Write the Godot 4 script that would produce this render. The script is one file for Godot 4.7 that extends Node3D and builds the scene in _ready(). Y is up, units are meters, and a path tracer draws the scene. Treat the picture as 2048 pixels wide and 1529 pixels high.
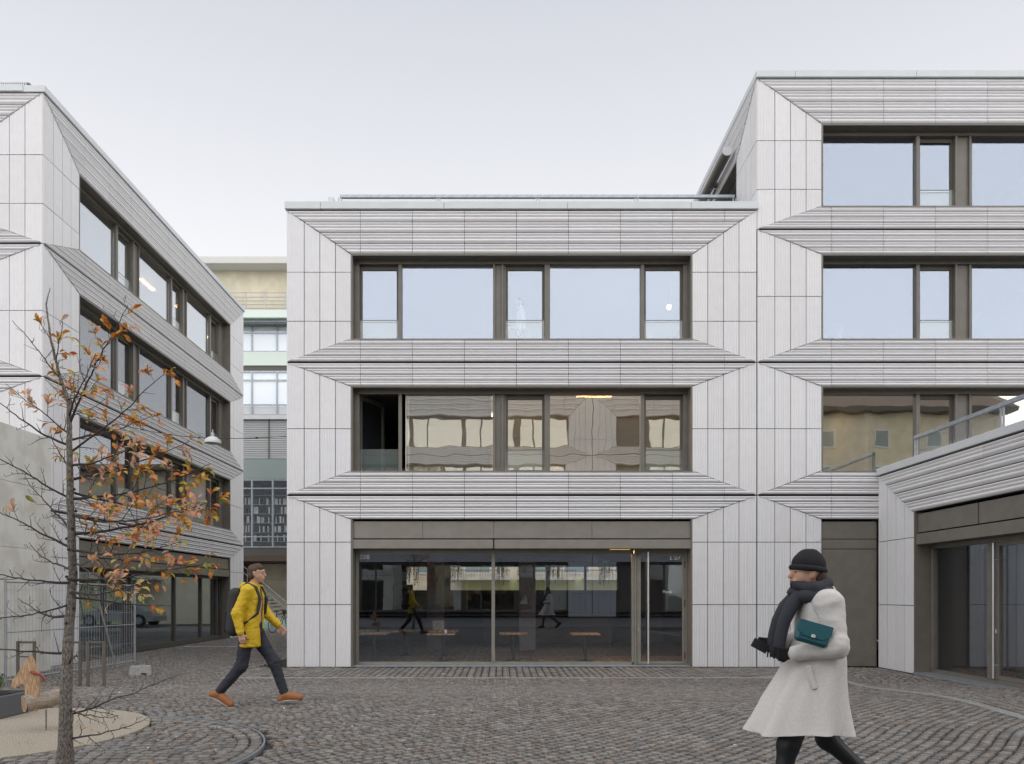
extends Node3D
# A courtyard between tiled office buildings under an overcast sky. Units are metres, y is up, the camera looks along -Z.
# The facade planes of the middle and the tall building stand at z = -18; the yard rises by 0.3 m towards the camera.

const EYE := 1.74
var M := {}
var rng := RandomNumberGenerator.new()
var tile_cache := {}
var tile_queue := []

class MB:
	var v := PackedVector3Array()
	var n := PackedVector3Array()
	var ix := PackedInt32Array()
	var xf := Transform3D()
	func tri(a: Vector3, b: Vector3, c: Vector3, na: Vector3, nb: Vector3, nc: Vector3) -> void:
		var i := v.size()
		var A := xf * a
		var B := xf * b
		var C := xf * c
		var NA := (xf.basis * na).normalized()
		var NB := (xf.basis * nb).normalized()
		var NC := (xf.basis * nc).normalized()
		v.append(A); v.append(B); v.append(C)
		n.append(NA); n.append(NB); n.append(NC)
		if (B - A).cross(C - A).dot(NA + NB + NC) > 0.0:
			ix.append(i); ix.append(i + 2); ix.append(i + 1)
		else:
			ix.append(i); ix.append(i + 1); ix.append(i + 2)
	func quad(a: Vector3, b: Vector3, c: Vector3, d: Vector3, nn: Vector3) -> void:
		tri(a, b, c, nn, nn, nn)
		tri(a, c, d, nn, nn, nn)
	func quad4(a: Vector3, b: Vector3, c: Vector3, d: Vector3, na: Vector3, nb: Vector3, nc: Vector3, nd: Vector3) -> void:
		tri(a, b, c, na, nb, nc)
		tri(a, c, d, na, nc, nd)
	func flat(a: Vector3, b: Vector3, c: Vector3, away: Vector3) -> void:
		var nn := (b - a).cross(c - a).normalized()
		if nn.dot((a + b + c) / 3.0 - away) < 0.0:
			nn = -nn
		tri(a, b, c, nn, nn, nn)
	func box(lo: Vector3, hi: Vector3, ch := 0.0) -> void:
		var mid := (lo + hi) / 2.0
		var h := (hi - lo).abs() / 2.0
		var ax := [Vector3.RIGHT, Vector3.UP, Vector3.BACK]
		if ch <= 0.0:
			for a in 3:
				var b: Vector3 = ax[(a + 1) % 3] * h[(a + 1) % 3]
				var c: Vector3 = ax[(a + 2) % 3] * h[(a + 2) % 3]
				for s in [-1.0, 1.0]:
					var o: Vector3 = mid + ax[a] * h[a] * s
					quad(o - b - c, o + b - c, o + b + c, o - b + c, ax[a] * s)
			return
		ch = minf(ch, minf(h.x, minf(h.y, h.z)) * 0.98)
		var p := func(sg: Vector3, a: int) -> Vector3:
			var q := Vector3()
			for k in 3:
				q[k] = mid[k] + sg[k] * (h[k] - (0.0 if k == a else ch))
			return q
		for a in 3:
			var b := (a + 1) % 3
			var c := (a + 2) % 3
			for s in [-1.0, 1.0]:
				var g := []
				for t in [[-1.0, -1.0], [1.0, -1.0], [1.0, 1.0], [-1.0, 1.0]]:
					var sg := Vector3()
					sg[a] = s; sg[b] = t[0]; sg[c] = t[1]
					g.append(p.call(sg, a))
				quad(g[0], g[1], g[2], g[3], ax[a] * s)
				for t in [-1.0, 1.0]:
					var s0 := Vector3(); s0[a] = s; s0[b] = t; s0[c] = -1.0
					var s1 := s0; s1[c] = 1.0
					quad(p.call(s0, a), p.call(s1, a), p.call(s1, b), p.call(s0, b), (ax[a] * s + ax[b] * t).normalized())
		for sx in [-1.0, 1.0]:
			for sy in [-1.0, 1.0]:
				for sz in [-1.0, 1.0]:
					var sg := Vector3(sx, sy, sz)
					tri(p.call(sg, 0), p.call(sg, 1), p.call(sg, 2), sg.normalized(), sg.normalized(), sg.normalized())
	func tube(pts: Array, rads: Array, sides := 8, caps := true) -> void:
		var count := pts.size()
		var t0: Vector3 = (pts[1] - pts[0]).normalized()
		var u := t0.cross(Vector3.UP if absf(t0.y) < 0.9 else Vector3.RIGHT).normalized()
		var rings := []
		var outs := []
		for i in count:
			var a: Vector3 = pts[maxi(i - 1, 0)]
			var b: Vector3 = pts[mini(i + 1, count - 1)]
			var t := (b - a).normalized()
			u = (u - t * u.dot(t)).normalized()
			var w := t.cross(u)
			var ring := PackedVector3Array()
			var out := PackedVector3Array()
			for k in sides:
				var d := u * cos(TAU * k / sides) + w * sin(TAU * k / sides)
				out.append(d)
				ring.append(pts[i] + d * rads[i])
			rings.append(ring); outs.append(out)
		for i in count - 1:
			for k in sides:
				var m := (k + 1) % sides
				quad4(rings[i][k], rings[i][m], rings[i + 1][m], rings[i + 1][k], outs[i][k], outs[i][m], outs[i + 1][m], outs[i + 1][k])
		if caps:
			for e in [0, count - 1]:
				var d: Vector3 = (pts[0] - pts[1]).normalized() if e == 0 else (pts[e] - pts[e - 1]).normalized()
				for k in range(1, sides - 1):
					tri(rings[e][0], rings[e][k], rings[e][k + 1], d, d, d)
	func bar(a: Vector3, b: Vector3, r: float, sides := 6) -> void:
		tube([a, b], [r, r], sides)
	func prism(poly: PackedVector2Array, z0: float, z1: float) -> void:
		# the outline lies in x and y, the thickness in z
		var tr := Geometry2D.triangulate_polygon(poly)
		for i in range(0, tr.size(), 3):
			for s in [[z0, -1.0], [z1, 1.0]]:
				var nn := Vector3(0, 0, s[1])
				tri(Vector3(poly[tr[i]].x, poly[tr[i]].y, s[0]), Vector3(poly[tr[i + 1]].x, poly[tr[i + 1]].y, s[0]), Vector3(poly[tr[i + 2]].x, poly[tr[i + 2]].y, s[0]), nn, nn, nn)
		var turn := -1.0 if Geometry2D.is_polygon_clockwise(poly) else 1.0
		for i in poly.size():
			var a := poly[i]
			var b := poly[(i + 1) % poly.size()]
			var nn := Vector3(b.y - a.y, a.x - b.x, 0).normalized() * turn
			quad(Vector3(a.x, a.y, z0), Vector3(b.x, b.y, z0), Vector3(b.x, b.y, z1), Vector3(a.x, a.y, z1), nn)
	func lathe(prof: Array, sides := 16) -> void:
		# prof: Vector2(radius, height) going up
		for i in prof.size() - 1:
			var p: Vector2 = prof[i]
			var q: Vector2 = prof[i + 1]
			var s := Vector2(q.y - p.y, p.x - q.x).normalized()
			for k in sides:
				var a := TAU * k / sides
				var b := TAU * (k + 1) / sides
				var ca := Vector3(cos(a), 0, sin(a))
				var cb := Vector3(cos(b), 0, sin(b))
				var na := Vector3(ca.x * s.x, s.y, ca.z * s.x)
				var nb := Vector3(cb.x * s.x, s.y, cb.z * s.x)
				var up := Vector3.UP
				if p.x > 1e-5:
					tri(ca * p.x + up * p.y, cb * p.x + up * p.y, cb * q.x + up * q.y, na, nb, nb)
				if q.x > 1e-5:
					tri(ca * p.x + up * p.y, cb * q.x + up * q.y, ca * q.x + up * q.y, na, nb, na)
	func add(m: MB, t: Transform3D) -> void:
		var o := v.size()
		for i in m.v.size():
			v.append(t * m.v[i])
			n.append((t.basis * m.n[i]).normalized())
		for i in m.ix:
			ix.append(o + i)
	func mesh() -> ArrayMesh:
		var arr := []
		arr.resize(Mesh.ARRAY_MAX)
		arr[Mesh.ARRAY_VERTEX] = v
		arr[Mesh.ARRAY_NORMAL] = n
		arr[Mesh.ARRAY_INDEX] = ix
		var am := ArrayMesh.new()
		am.add_surface_from_arrays(Mesh.PRIMITIVE_TRIANGLES, arr)
		return am

# ---------------------------------------------------------------- naming helpers
var used := {}
func numbered(called: String) -> String:
	var k: int = used.get(called, 0)
	used[called] = k + 1
	return called if k == 0 else "%s_%03d" % [called, k]

func thing(called: String, label: String, category: String, at := Vector3.ZERO, turn := 0.0, group := "") -> Node3D:
	var o := Node3D.new()
	o.name = numbered(called)
	add_child(o, true)
	o.position = at
	o.rotation.y = turn
	o.set_meta("label", label)
	o.set_meta("category", category)
	if group:
		o.set_meta("group", group)
	return o

func struct(called: String) -> Node3D:
	var o := Node3D.new()
	o.name = numbered(called)
	add_child(o, true)
	o.set_meta("kind", "structure")
	return o

func put(called: String, mesh: Mesh, mat: Material, parent: Node3D, t := Transform3D(), label := "") -> MeshInstance3D:
	var o := MeshInstance3D.new()
	o.name = called
	o.mesh = mesh
	o.material_override = mat
	o.transform = t
	if label:
		o.set_meta("label", label)
	parent.add_child(o, true)
	return o

func part(called: String, mb: MB, mat: Material, parent: Node3D, label := "") -> MeshInstance3D:
	return put(called, mb.mesh(), mat, parent, Transform3D(), label)

func stuff(o: Node) -> void:
	o.set_meta("kind", "stuff")

func boxed(lo: Vector3, hi: Vector3, ch := 0.0) -> MB:
	var m := MB.new()
	m.box(lo, hi, ch)
	return m

# ---------------------------------------------------------------- materials
func noise_tex(sd: int, freq: float, a: Color, b: Color, oct := 4, side := 512, kind := FastNoiseLite.TYPE_SIMPLEX_SMOOTH, lo := 0.3, hi := 0.7) -> NoiseTexture2D:
	var t := NoiseTexture2D.new()
	var f := FastNoiseLite.new()
	f.seed = sd
	f.noise_type = kind
	f.frequency = freq
	f.fractal_octaves = oct
	t.noise = f
	t.width = side
	t.height = side
	t.seamless = true
	var g := Gradient.new()
	g.offsets = PackedFloat32Array([lo, hi])
	g.colors = PackedColorArray([a, b])
	t.color_ramp = g
	return t

func mat(called: String, lin: Color, rough := 0.6, tex: Texture2D = null, scale := 1.0, metal := 0.0) -> StandardMaterial3D:
	var m := StandardMaterial3D.new()
	m.resource_name = called
	m.albedo_color = lin.linear_to_srgb()
	m.roughness = rough
	m.metallic = metal
	if tex:
		m.albedo_texture = tex
		m.uv1_triplanar = true
		m.uv1_world_triplanar = true
		m.uv1_scale = Vector3.ONE * scale
	M[called] = m
	return m

func relief(m: StandardMaterial3D, t: Texture2D, cm: float) -> void:
	m.heightmap_enabled = true
	m.heightmap_texture = t
	m.heightmap_scale = cm

# coated glazing: part of the light is mirrored, the rest passes
func coated(called: String, share: float, tint: Color, wavy: Texture2D = null, amount := 0.0) -> void:
	var m := ORMMaterial3D.new()
	m.resource_name = called
	var im := Image.create(4, 4, false, Image.FORMAT_RGB8)
	im.fill(Color(1, 0, 1))
	m.orm_texture = ImageTexture.create_from_image(im)
	m.transparency = BaseMaterial3D.TRANSPARENCY_ALPHA
	m.albedo_color = Color(tint.r, tint.g, tint.b, share)
	if wavy:
		m.uv1_triplanar = true
		m.uv1_world_triplanar = true
		m.uv1_scale = Vector3.ONE * 0.35
		m.normal_enabled = true
		m.normal_texture = wavy
		m.normal_scale = amount
	M[called] = m

func clear_glass(called: String, tint: Color, a: float) -> void:
	var m := StandardMaterial3D.new()
	m.resource_name = called
	m.transparency = BaseMaterial3D.TRANSPARENCY_ALPHA
	m.albedo_color = Color(tint.r, tint.g, tint.b, a)
	m.roughness = 0.02
	M[called] = m

func lin(r: float, g: float, b: float) -> Color:
	return Color(r, g, b)

func glow(called: String, c: Color, e: float) -> void:
	var m := mat(called, c, 0.5)
	m.emission_enabled = true
	m.emission = c
	m.emission_energy_multiplier = e

func make_materials() -> void:
	var soft := noise_tex(3, 0.012, Color(0.988, 0.988, 0.988), Color(1, 1, 1), 5, 512)
	var tones := [[0.705, 0.70, 0.712], [0.69, 0.683, 0.693], [0.72, 0.713, 0.722], [0.70, 0.698, 0.715], [0.682, 0.674, 0.686]]
	for i in tones.size():
		var t: Array = tones[i]
		mat("glazed_tile_%d" % i, lin(t[0], t[1], t[2]), 0.38, soft, 0.45)
	mat("substrate", lin(0.03, 0.03, 0.032), 0.9)
	mat("coping", lin(0.6, 0.63, 0.645), 0.38, noise_tex(8, 0.02, Color(0.98, 0.98, 0.98), Color(1, 1, 1), 4, 256), 0.3)
	mat("bronze", lin(0.165, 0.15, 0.128), 0.42, noise_tex(21, 0.02, Color(0.955, 0.955, 0.955), Color(1, 1, 1), 4, 256), 0.5)
	mat("bronze_light", lin(0.235, 0.22, 0.19), 0.45, noise_tex(22, 0.02, Color(0.96, 0.96, 0.96), Color(1, 1, 1), 4, 256), 0.5)
	mat("bronze_dark", lin(0.09, 0.082, 0.07), 0.5)
	mat("gasket", lin(0.012, 0.012, 0.012), 0.7)
	mat("steel", lin(0.4, 0.43, 0.46), 0.42, noise_tex(31, 0.02, Color(0.9, 0.91, 0.93), Color(1, 1, 1), 4, 256), 1.2, 0.55)
	mat("steel_bright", lin(0.78, 0.78, 0.78), 0.25, null, 1.0, 0.6)
	mat("wire", lin(0.4, 0.43, 0.47), 0.45, null, 1.0, 0.3)
	mat("concrete", lin(0.62, 0.615, 0.58), 0.85, noise_tex(41, 0.005, Color(0.93, 0.925, 0.905), Color(1, 1, 1), 6, 1024, FastNoiseLite.TYPE_SIMPLEX_SMOOTH, 0.25, 0.6), 0.22)
	relief(M.concrete, noise_tex(42, 0.03, Color.BLACK, Color.WHITE, 4, 256), 0.06)
	mat("plaster_white", lin(0.62, 0.62, 0.6), 0.8)
	mat("room_white", lin(0.72, 0.72, 0.7), 0.85)
	mat("room_grey", lin(0.3, 0.3, 0.3), 0.8)
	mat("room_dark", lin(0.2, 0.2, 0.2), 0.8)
	mat("cafe_wall", lin(0.11, 0.095, 0.095), 0.7)
	mat("cafe_pier", lin(0.2, 0.19, 0.22), 0.7)
	mat("floor_wood", lin(0.32, 0.24, 0.18), 0.5, noise_tex(51, 0.02, Color(0.6, 0.58, 0.55), Color(1, 1, 1), 4, 256), 0.8)
	mat("warm_wood", lin(0.42, 0.24, 0.11), 0.5, noise_tex(52, 0.03, Color(0.7, 0.65, 0.6), Color(1, 1, 1), 4, 256), 1.0)
	mat("iron", lin(0.02, 0.02, 0.022), 0.5)
	mat("stone_bed", lin(0.05, 0.045, 0.04), 0.95, noise_tex(61, 0.05, Color(0.5, 0.48, 0.45), Color(1, 1, 1), 4, 256), 1.0)
	mat("street", lin(0.2, 0.195, 0.19), 0.85, noise_tex(62, 0.02, Color(0.75, 0.75, 0.75), Color(1, 1, 1), 5, 512), 0.4)
	var st := mat("stone", lin(1, 1, 1), 0.62, noise_tex(63, 0.03, Color(0.72, 0.71, 0.7), Color(1, 1, 1), 5, 512), 1.7)
	st.vertex_color_use_as_albedo = true
	relief(st, noise_tex(64, 0.06, Color.BLACK, Color.WHITE, 4, 256), 0.1)
	var tint := [[0.25, 0.24, 0.23], [0.285, 0.27, 0.25], [0.205, 0.194, 0.182], [0.27, 0.23, 0.2], [0.32, 0.31, 0.295], [0.235, 0.24, 0.245]]
	for i in tint.size():
		var t: Array = tint[i]
		var m2 := mat("stone_%d" % i, lin(t[0], t[1], t[2]), 0.62, st.albedo_texture, 1.7)
		relief(m2, st.heightmap_texture, 0.1)
	mat("gutter_stone", lin(0.34, 0.34, 0.335), 0.6, st.albedo_texture, 1.3)
	var sand := mat("play_surface", lin(0.54, 0.49, 0.41), 0.9, noise_tex(71, 0.12, Color(0.6, 0.57, 0.52), Color(1, 1, 1), 3, 512), 1.2)
	relief(sand, noise_tex(72, 0.25, Color.BLACK, Color.WHITE, 2, 256), 0.4)
	var bark := mat("bark", lin(0.27, 0.245, 0.22), 0.9, noise_tex(81, 0.035, Color(0.58, 0.56, 0.53), Color(1, 1, 1), 5, 512, FastNoiseLite.TYPE_SIMPLEX_SMOOTH, 0.3, 0.66), 2.4)
	bark.uv1_scale = Vector3(4.0, 1.3, 4.0)
	relief(bark, noise_tex(82, 0.06, Color.BLACK, Color.WHITE, 4, 256), 0.3)
	mat("twig", lin(0.05, 0.038, 0.036), 0.8)
	var lc := [[0.66, 0.27, 0.045], [0.58, 0.17, 0.055], [0.52, 0.36, 0.05], [0.64, 0.28, 0.15], [0.5, 0.2, 0.03], [0.3, 0.3, 0.05]]
	for i in lc.size():
		var t: Array = lc[i]
		var m3 := mat("leaf_%d" % i, lin(t[0], t[1], t[2]), 0.5)
		m3.backlight_enabled = true
		m3.backlight = Color(0.7, 0.7, 0.7)
	var lm := mat("leaf_mass", lin(1, 1, 1), 0.5)
	lm.vertex_color_use_as_albedo = true
	lm.backlight_enabled = true
	lm.backlight = Color(0.7, 0.7, 0.7)
	mat("leaf_dry", lin(0.4, 0.28, 0.18), 0.8)
	mat("leaf_pale", lin(0.5, 0.44, 0.34), 0.8)
	mat("leaf_green", lin(0.07, 0.12, 0.03), 0.6)
	mat("leaf_dark", lin(0.035, 0.045, 0.025), 0.6)
	var wd := mat("toy_wood", lin(0.58, 0.39, 0.24), 0.6, noise_tex(91, 0.02, Color(0.78, 0.74, 0.7), Color(1, 1, 1), 5, 512), 1.5)
	wd.uv1_scale = Vector3(6.0, 0.8, 6.0)
	var wg := mat("toy_wood_grey", lin(0.42, 0.36, 0.3), 0.75, noise_tex(92, 0.02, Color(0.72, 0.69, 0.66), Color(1, 1, 1), 5, 512), 1.5)
	wg.uv1_scale = Vector3(1.0, 6.0, 6.0)
	mat("red_paint", lin(0.28, 0.03, 0.02), 0.45)
	mat("rack_steel", lin(0.115, 0.098, 0.08), 0.55)
	mat("planter_grey", lin(0.1, 0.105, 0.115), 0.7)
	mat("fence_foot", lin(0.42, 0.42, 0.41), 0.9, noise_tex(93, 0.05, Color(0.85, 0.85, 0.85), Color(1, 1, 1), 4, 256), 1.5)
	mat("lamp_shade", lin(0.55, 0.57, 0.58), 0.35)
	mat("cream", lin(0.72, 0.66, 0.52), 0.85, noise_tex(94, 0.01, Color(0.95, 0.945, 0.935), Color(1, 1, 1), 5, 512), 0.2)
	mat("lime", lin(0.58, 0.6, 0.3), 0.8)
	mat("spandrel_green", lin(0.66, 0.76, 0.7), 0.35)
	mat("spandrel_grey", lin(0.26, 0.32, 0.31), 0.3)
	mat("blind", lin(0.5, 0.51, 0.52), 0.5)
	mat("blind_white", lin(0.82, 0.83, 0.84), 0.6)
	mat("roof_red", lin(0.17, 0.135, 0.115), 0.85)
	mat("binder", lin(0.55, 0.55, 0.55), 0.6)
	mat("binder_dark", lin(0.03, 0.03, 0.035), 0.6)
	mat("brown_wall", lin(0.09, 0.062, 0.045), 0.7)
	# people
	mat("skin", lin(0.5, 0.29, 0.2), 0.55)
	mat("hair_brown", lin(0.06, 0.035, 0.02), 0.7)
	var yj := mat("jacket_yellow", lin(0.62, 0.41, 0.01), 0.6, noise_tex(101, 0.03, Color(0.95, 0.95, 0.94), Color(1, 1, 1), 4, 256), 3.0)
	relief(yj, noise_tex(102, 0.014, Color.BLACK, Color.WHITE, 3, 256), 0.15)
	var dj := mat("trousers_dark", lin(0.022, 0.024, 0.035), 0.8)
	relief(dj, yj.heightmap_texture, 0.4)
	mat("backpack_black", lin(0.025, 0.026, 0.028), 0.75)
	mat("shoe_tan", lin(0.3, 0.115, 0.035), 0.6)
	mat("sole_light", lin(0.5, 0.47, 0.42), 0.8)
	var ct := mat("coat_wool", lin(0.62, 0.6, 0.575), 0.9, noise_tex(103, 0.06, Color(0.955, 0.955, 0.955), Color(1, 1, 1), 4, 256), 3.0)
	relief(ct, noise_tex(104, 0.08, Color.BLACK, Color.WHITE, 3, 256), 0.04)
	ct.rim_enabled = true
	ct.rim = 0.3
	var kn := mat("knit_black", lin(0.014, 0.014, 0.017), 0.95)
	relief(kn, noise_tex(105, 0.05, Color.BLACK, Color.WHITE, 3, 256), 0.3)
	mat("scarf_grey", lin(0.035, 0.037, 0.045), 0.95)
	mat("teal", lin(0.012, 0.09, 0.115), 0.55)
	mat("shirt_white", lin(0.7, 0.7, 0.7), 0.8)
	mat("boot_black", lin(0.012, 0.014, 0.017), 0.5)
	mat("lettering", lin(0.85, 0.88, 0.88), 0.7)
	mat("car_paint", lin(0.45, 0.46, 0.47), 0.3, null, 1.0, 0.5)
	mat("tyre", lin(0.015, 0.015, 0.015), 0.85)
	var wave := NoiseTexture2D.new()
	var fw := FastNoiseLite.new()
	fw.seed = 7
	fw.frequency = 0.006
	fw.fractal_octaves = 2
	wave.noise = fw
	wave.width = 512
	wave.height = 512
	wave.seamless = true
	wave.as_normal_map = true
	wave.bump_strength = 4.0
	coated("glass_upper", 0.22, Color(0.88, 0.93, 1.0), wave, 0.045)
	coated("glass_side", 0.5, Color(0.96, 0.98, 1.0), wave, 0.03)
	coated("glass_low", 0.17, Color(0.95, 0.97, 1.0), wave, 0.03)
	coated("glass_mid", 0.5, Color(0.97, 0.96, 0.92), wave, 0.03)
	coated("glass_cafe", 0.11, Color(0.9, 0.95, 1.0))
	coated("glass_far", 0.24, Color(0.9, 0.96, 1.0))
	clear_glass("glass_clear", Color(0.85, 0.95, 0.92), 0.06)
	clear_glass("glass_green", Color(0.75, 0.92, 0.84), 0.35)
	glow("lamp_warm", Color(1.0, 0.72, 0.36), 1.1)
	glow("lamp_white", Color(1.0, 0.97, 0.92), 1.2)

# ---------------------------------------------------------------- height of the yard
func ground(d: float) -> float:
	return 0.3 * smoothstep(15.0, 9.8, d)

# ---------------------------------------------------------------- ribbed glazed facade tiles
const COLS := [0.0, 0.428, 0.803, 1.178, 1.552]   # the four tile columns beside each opening

# W across the ribs; the ribs run from the start edge (s0..s1) to the end edge (e0..e1)
func tile_mb(W: float, s0: float, s1: float, e0: float, e1: float, ribs: Array, across: bool) -> MB:
	var m := MB.new()
	var total := 0.0
	for r in ribs:
		total += r
	var P := PackedFloat32Array()
	var H := PackedFloat32Array()
	var S := PackedFloat32Array()
	var at := 0.0
	var starts := []
	for r in ribs:
		var w: float = W * r / total
		var deep := minf(0.04, w * 0.46) if across else minf(0.010, w * 0.13)
		starts.append(P.size())
		for s in ([0.04, 0.25, 0.5, 0.72, 0.96] if across else [0.04, 0.22, 0.5, 0.78, 0.96]):
			# the ribs of the bands are skewed: their longer face looks down
			var mid := 0.66 if across else 0.5
			var reach: float = mid if s < mid else 1.0 - mid
			var q: float = (s - mid) / reach
			P.append(at + w * s)
			H.append(deep * (1.0 - q * q))
			S.append(-deep * 2.0 * q / (w * reach))
		at += w
	var f := func(p: float, l: float, h: float) -> Vector3:
		return Vector3(l, p, h) if across else Vector3(p, l, h)
	var nv := func(slope: float) -> Vector3:
		return (Vector3(0, -slope, 1) if across else Vector3(-slope, 0, 1)).normalized()
	var back := -0.032
	var last := P.size() - 1
	for i in last:
		var a0 := lerpf(s0, s1, P[i] / W)
		var a1 := lerpf(s0, s1, P[i + 1] / W)
		var b0 := lerpf(e0, e1, P[i] / W)
		var b1 := lerpf(e0, e1, P[i + 1] / W)
		var n0: Vector3 = nv.call(S[i])
		var n1: Vector3 = nv.call(S[i + 1])
		if starts.has(i + 1):
			n0 = nv.call(0.0)
			n1 = n0
		m.quad4(f.call(P[i], a0, H[i]), f.call(P[i + 1], a1, H[i + 1]), f.call(P[i + 1], b1, H[i + 1]), f.call(P[i], b0, H[i]), n0, n1, n1, n0)
		var dn: Vector3 = f.call(0.0, -1.0, 0.0)
		m.quad(f.call(P[i], a0, H[i]), f.call(P[i + 1], a1, H[i + 1]), f.call(P[i + 1], a1, back), f.call(P[i], a0, back), dn)
		m.quad(f.call(P[i], b0, H[i]), f.call(P[i + 1], b1, H[i + 1]), f.call(P[i + 1], b1, back), f.call(P[i], b0, back), -dn)
	for e in [0, last]:
		var sgn: Vector3 = f.call(-1.0 if e == 0 else 1.0, 0.0, 0.0)
		var a := lerpf(s0, s1, P[e] / W)
		var b := lerpf(e0, e1, P[e] / W)
		m.quad(f.call(P[e], a, H[e]), f.call(P[e], b, H[e]), f.call(P[e], b, back), f.call(P[e], a, back), sgn)
	return m

func tile(fx: Transform3D, at: Vector2, W: float, s0: float, s1: float, e0: float, e1: float, ribs: Array, across: bool, merged: MB) -> void:
	if minf(e0 - s0, e1 - s1) < -0.001:
		return
	var key := "%.3f %.3f %.3f %.3f %.3f %s %s" % [W, s0, s1, e0, e1, ribs, across]
	if not tile_cache.has(key):
		var mb := tile_mb(W, s0, s1, e0, e1, ribs, across)
		tile_cache[key] = [mb, mb.mesh()]
	var t := fx * Transform3D(Basis(), Vector3(at.x, at.y, rng.randf_range(-0.002, 0.002)))
	if merged:
		merged.add(tile_cache[key][0], t)
	else:
		tile_queue.append([tile_cache[key], t, rng.randi() % 5, at])

const VRIBS := [[1.0, 1.0, 0.7, 1.0, 0.7, 1.0], [0.7, 1.0, 1.0, 0.7, 1.0, 1.0], [1.0, 0.7, 1.0, 0.8, 0.8, 1.0]]

# A storey of the folded tile pattern. u runs along the wall, v up. z: zone bottom and top, o: opening bottom and top.
func storey(fx: Transform3D, W: float, z0: float, o0: float, o1: float, z1: float, joints: Array, left: bool, right: bool, band_from: float, merged: MB = null, ends := [true, true]) -> void:
	var c: float = COLS[4]
	var g := 0.005
	for side in ([0] if left else []) + ([1] if right else []):
		for k in 4:
			var ua: float = COLS[k]
			var ub: float = COLS[k + 1]
			var lo := [lerpf(z0, o0, ua / c), lerpf(z0, o0, ub / c)]
			var hi := [lerpf(z1, o1, ua / c), lerpf(z1, o1, ub / c)]
			var cuts := [0.0] + joints + [99.0]
			for j in cuts.size() - 1:
				var a := [maxf(lo[0], cuts[j]) + 0.008, maxf(lo[1], cuts[j]) + 0.008]
				var b := [minf(hi[0], cuts[j + 1]) - 0.008, minf(hi[1], cuts[j + 1]) - 0.008]
				if b[0] - a[0] < 0.02 or b[1] - a[1] < 0.02:
					continue
				if side == 1:
					a.reverse(); b.reverse()
				var edge := 0.009 if k == 0 else g
				var u := ua + edge if side == 0 else W - ub + g
				var base: float = a[0]
				tile(fx, Vector2(u, base), ub - ua - g - edge, 0.0, a[1] - base, b[0] - base, b[1] - base, VRIBS[rng.randi() % 3], false, merged)
	# horizontal bands above and below the opening
	for which in [0, 1]:
		if not ends[which]:
			continue
		for k in 4:
			var ua: float = COLS[k]
			var ub: float = COLS[k + 1]
			var va := lerpf(z0, o0, ua / c) if which == 0 else lerpf(z1, o1, ub / c)
			var vb := lerpf(z0, o0, ub / c) if which == 0 else lerpf(z1, o1, ua / c)
			# the left end follows the mitre: further in at the opening
			var la := (ua if which == 0 else ub) if left else 0.0
			var lb := (ub if which == 0 else ua) if left else 0.0
			var ra := W - (ua if which == 0 else ub) if right else W
			var rb := W - (ub if which == 0 else ua) if right else W
			if k == 0 and absf(va - z0) < 0.001:
				va += 0.022
			if k == 0 and absf(vb - z1) < 0.001:
				vb -= 0.022
			var tall := vb - va
			var ribs := [1.5, 1.0, 1.0] if tall > 0.2 else [1.2, 1.0]
			var ms := 0.014
			var u := band_from
			var pieces := []
			var start := [la + ms, lb + ms]
			while u < minf(ra, rb) - 0.05:
				if u > maxf(la, lb) + 0.05:
					pieces.append([start, [u - g, u - g]])
					start = [u + g, u + g]
				u += 1.248
			pieces.append([start, [ra - ms, rb - ms]])
			for p in pieces:
				var base: float = p[0][0]
				var rg := 0.007 if tall > 0.2 else 0.004
				tile(fx, Vector2(base, va + rg), tall - 2.0 * rg, 0.0, p[0][1] - base, p[1][0] - base, p[1][1] - base, ribs, true, merged)

func lay_tiles(building: Node3D) -> void:
	var eye := Vector3(0, EYE, 0)
	var rows := []
	for q in tile_queue:
		rows.append([(q[1].origin - eye).length(), q])
	rows.sort_custom(func(a, b): return a[0] < b[0])
	var rest: Array[MB] = [MB.new()]
	for i in rows.size():
		var q: Array = rows[i][1]
		if i < 300:
			put("facade_tile", q[0][1], M["glazed_tile_%d" % q[2]], building, q[1])
		else:
			rest[0].add(q[0][0], q[1])
	if rest[0].v.size():
		stuff(part("distant_tiles", rest[0], M.glazed_tile_0, building))
	tile_queue = []

# dark wall behind the tiles, with holes for the openings
func backing(building: Node3D, fx: Transform3D, W: float, h0: float, h1: float, u0: float, u1: float, holes: Array, deep := 0.32) -> void:
	var m := MB.new()
	m.xf = fx
	var zf := -0.034
	if u0 > 0.01:
		m.box(Vector3(0.01, h0, -deep), Vector3(u0, h1, zf))
	if u1 < W - 0.01:
		m.box(Vector3(u1, h0, -deep), Vector3(W - 0.01, h1, zf))
	var y := h0
	for h in holes:
		if h[0] - y > 0.01:
			m.box(Vector3(u0 + 0.001, y, -deep), Vector3(u1 - 0.001, h[0], zf - 0.001))
		y = h[1]
	if h1 - y > 0.01:
		m.box(Vector3(u0 + 0.001, y, -deep), Vector3(u1 - 0.001, h1, zf - 0.001))
	part("wall", m, M.substrate, building)

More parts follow.
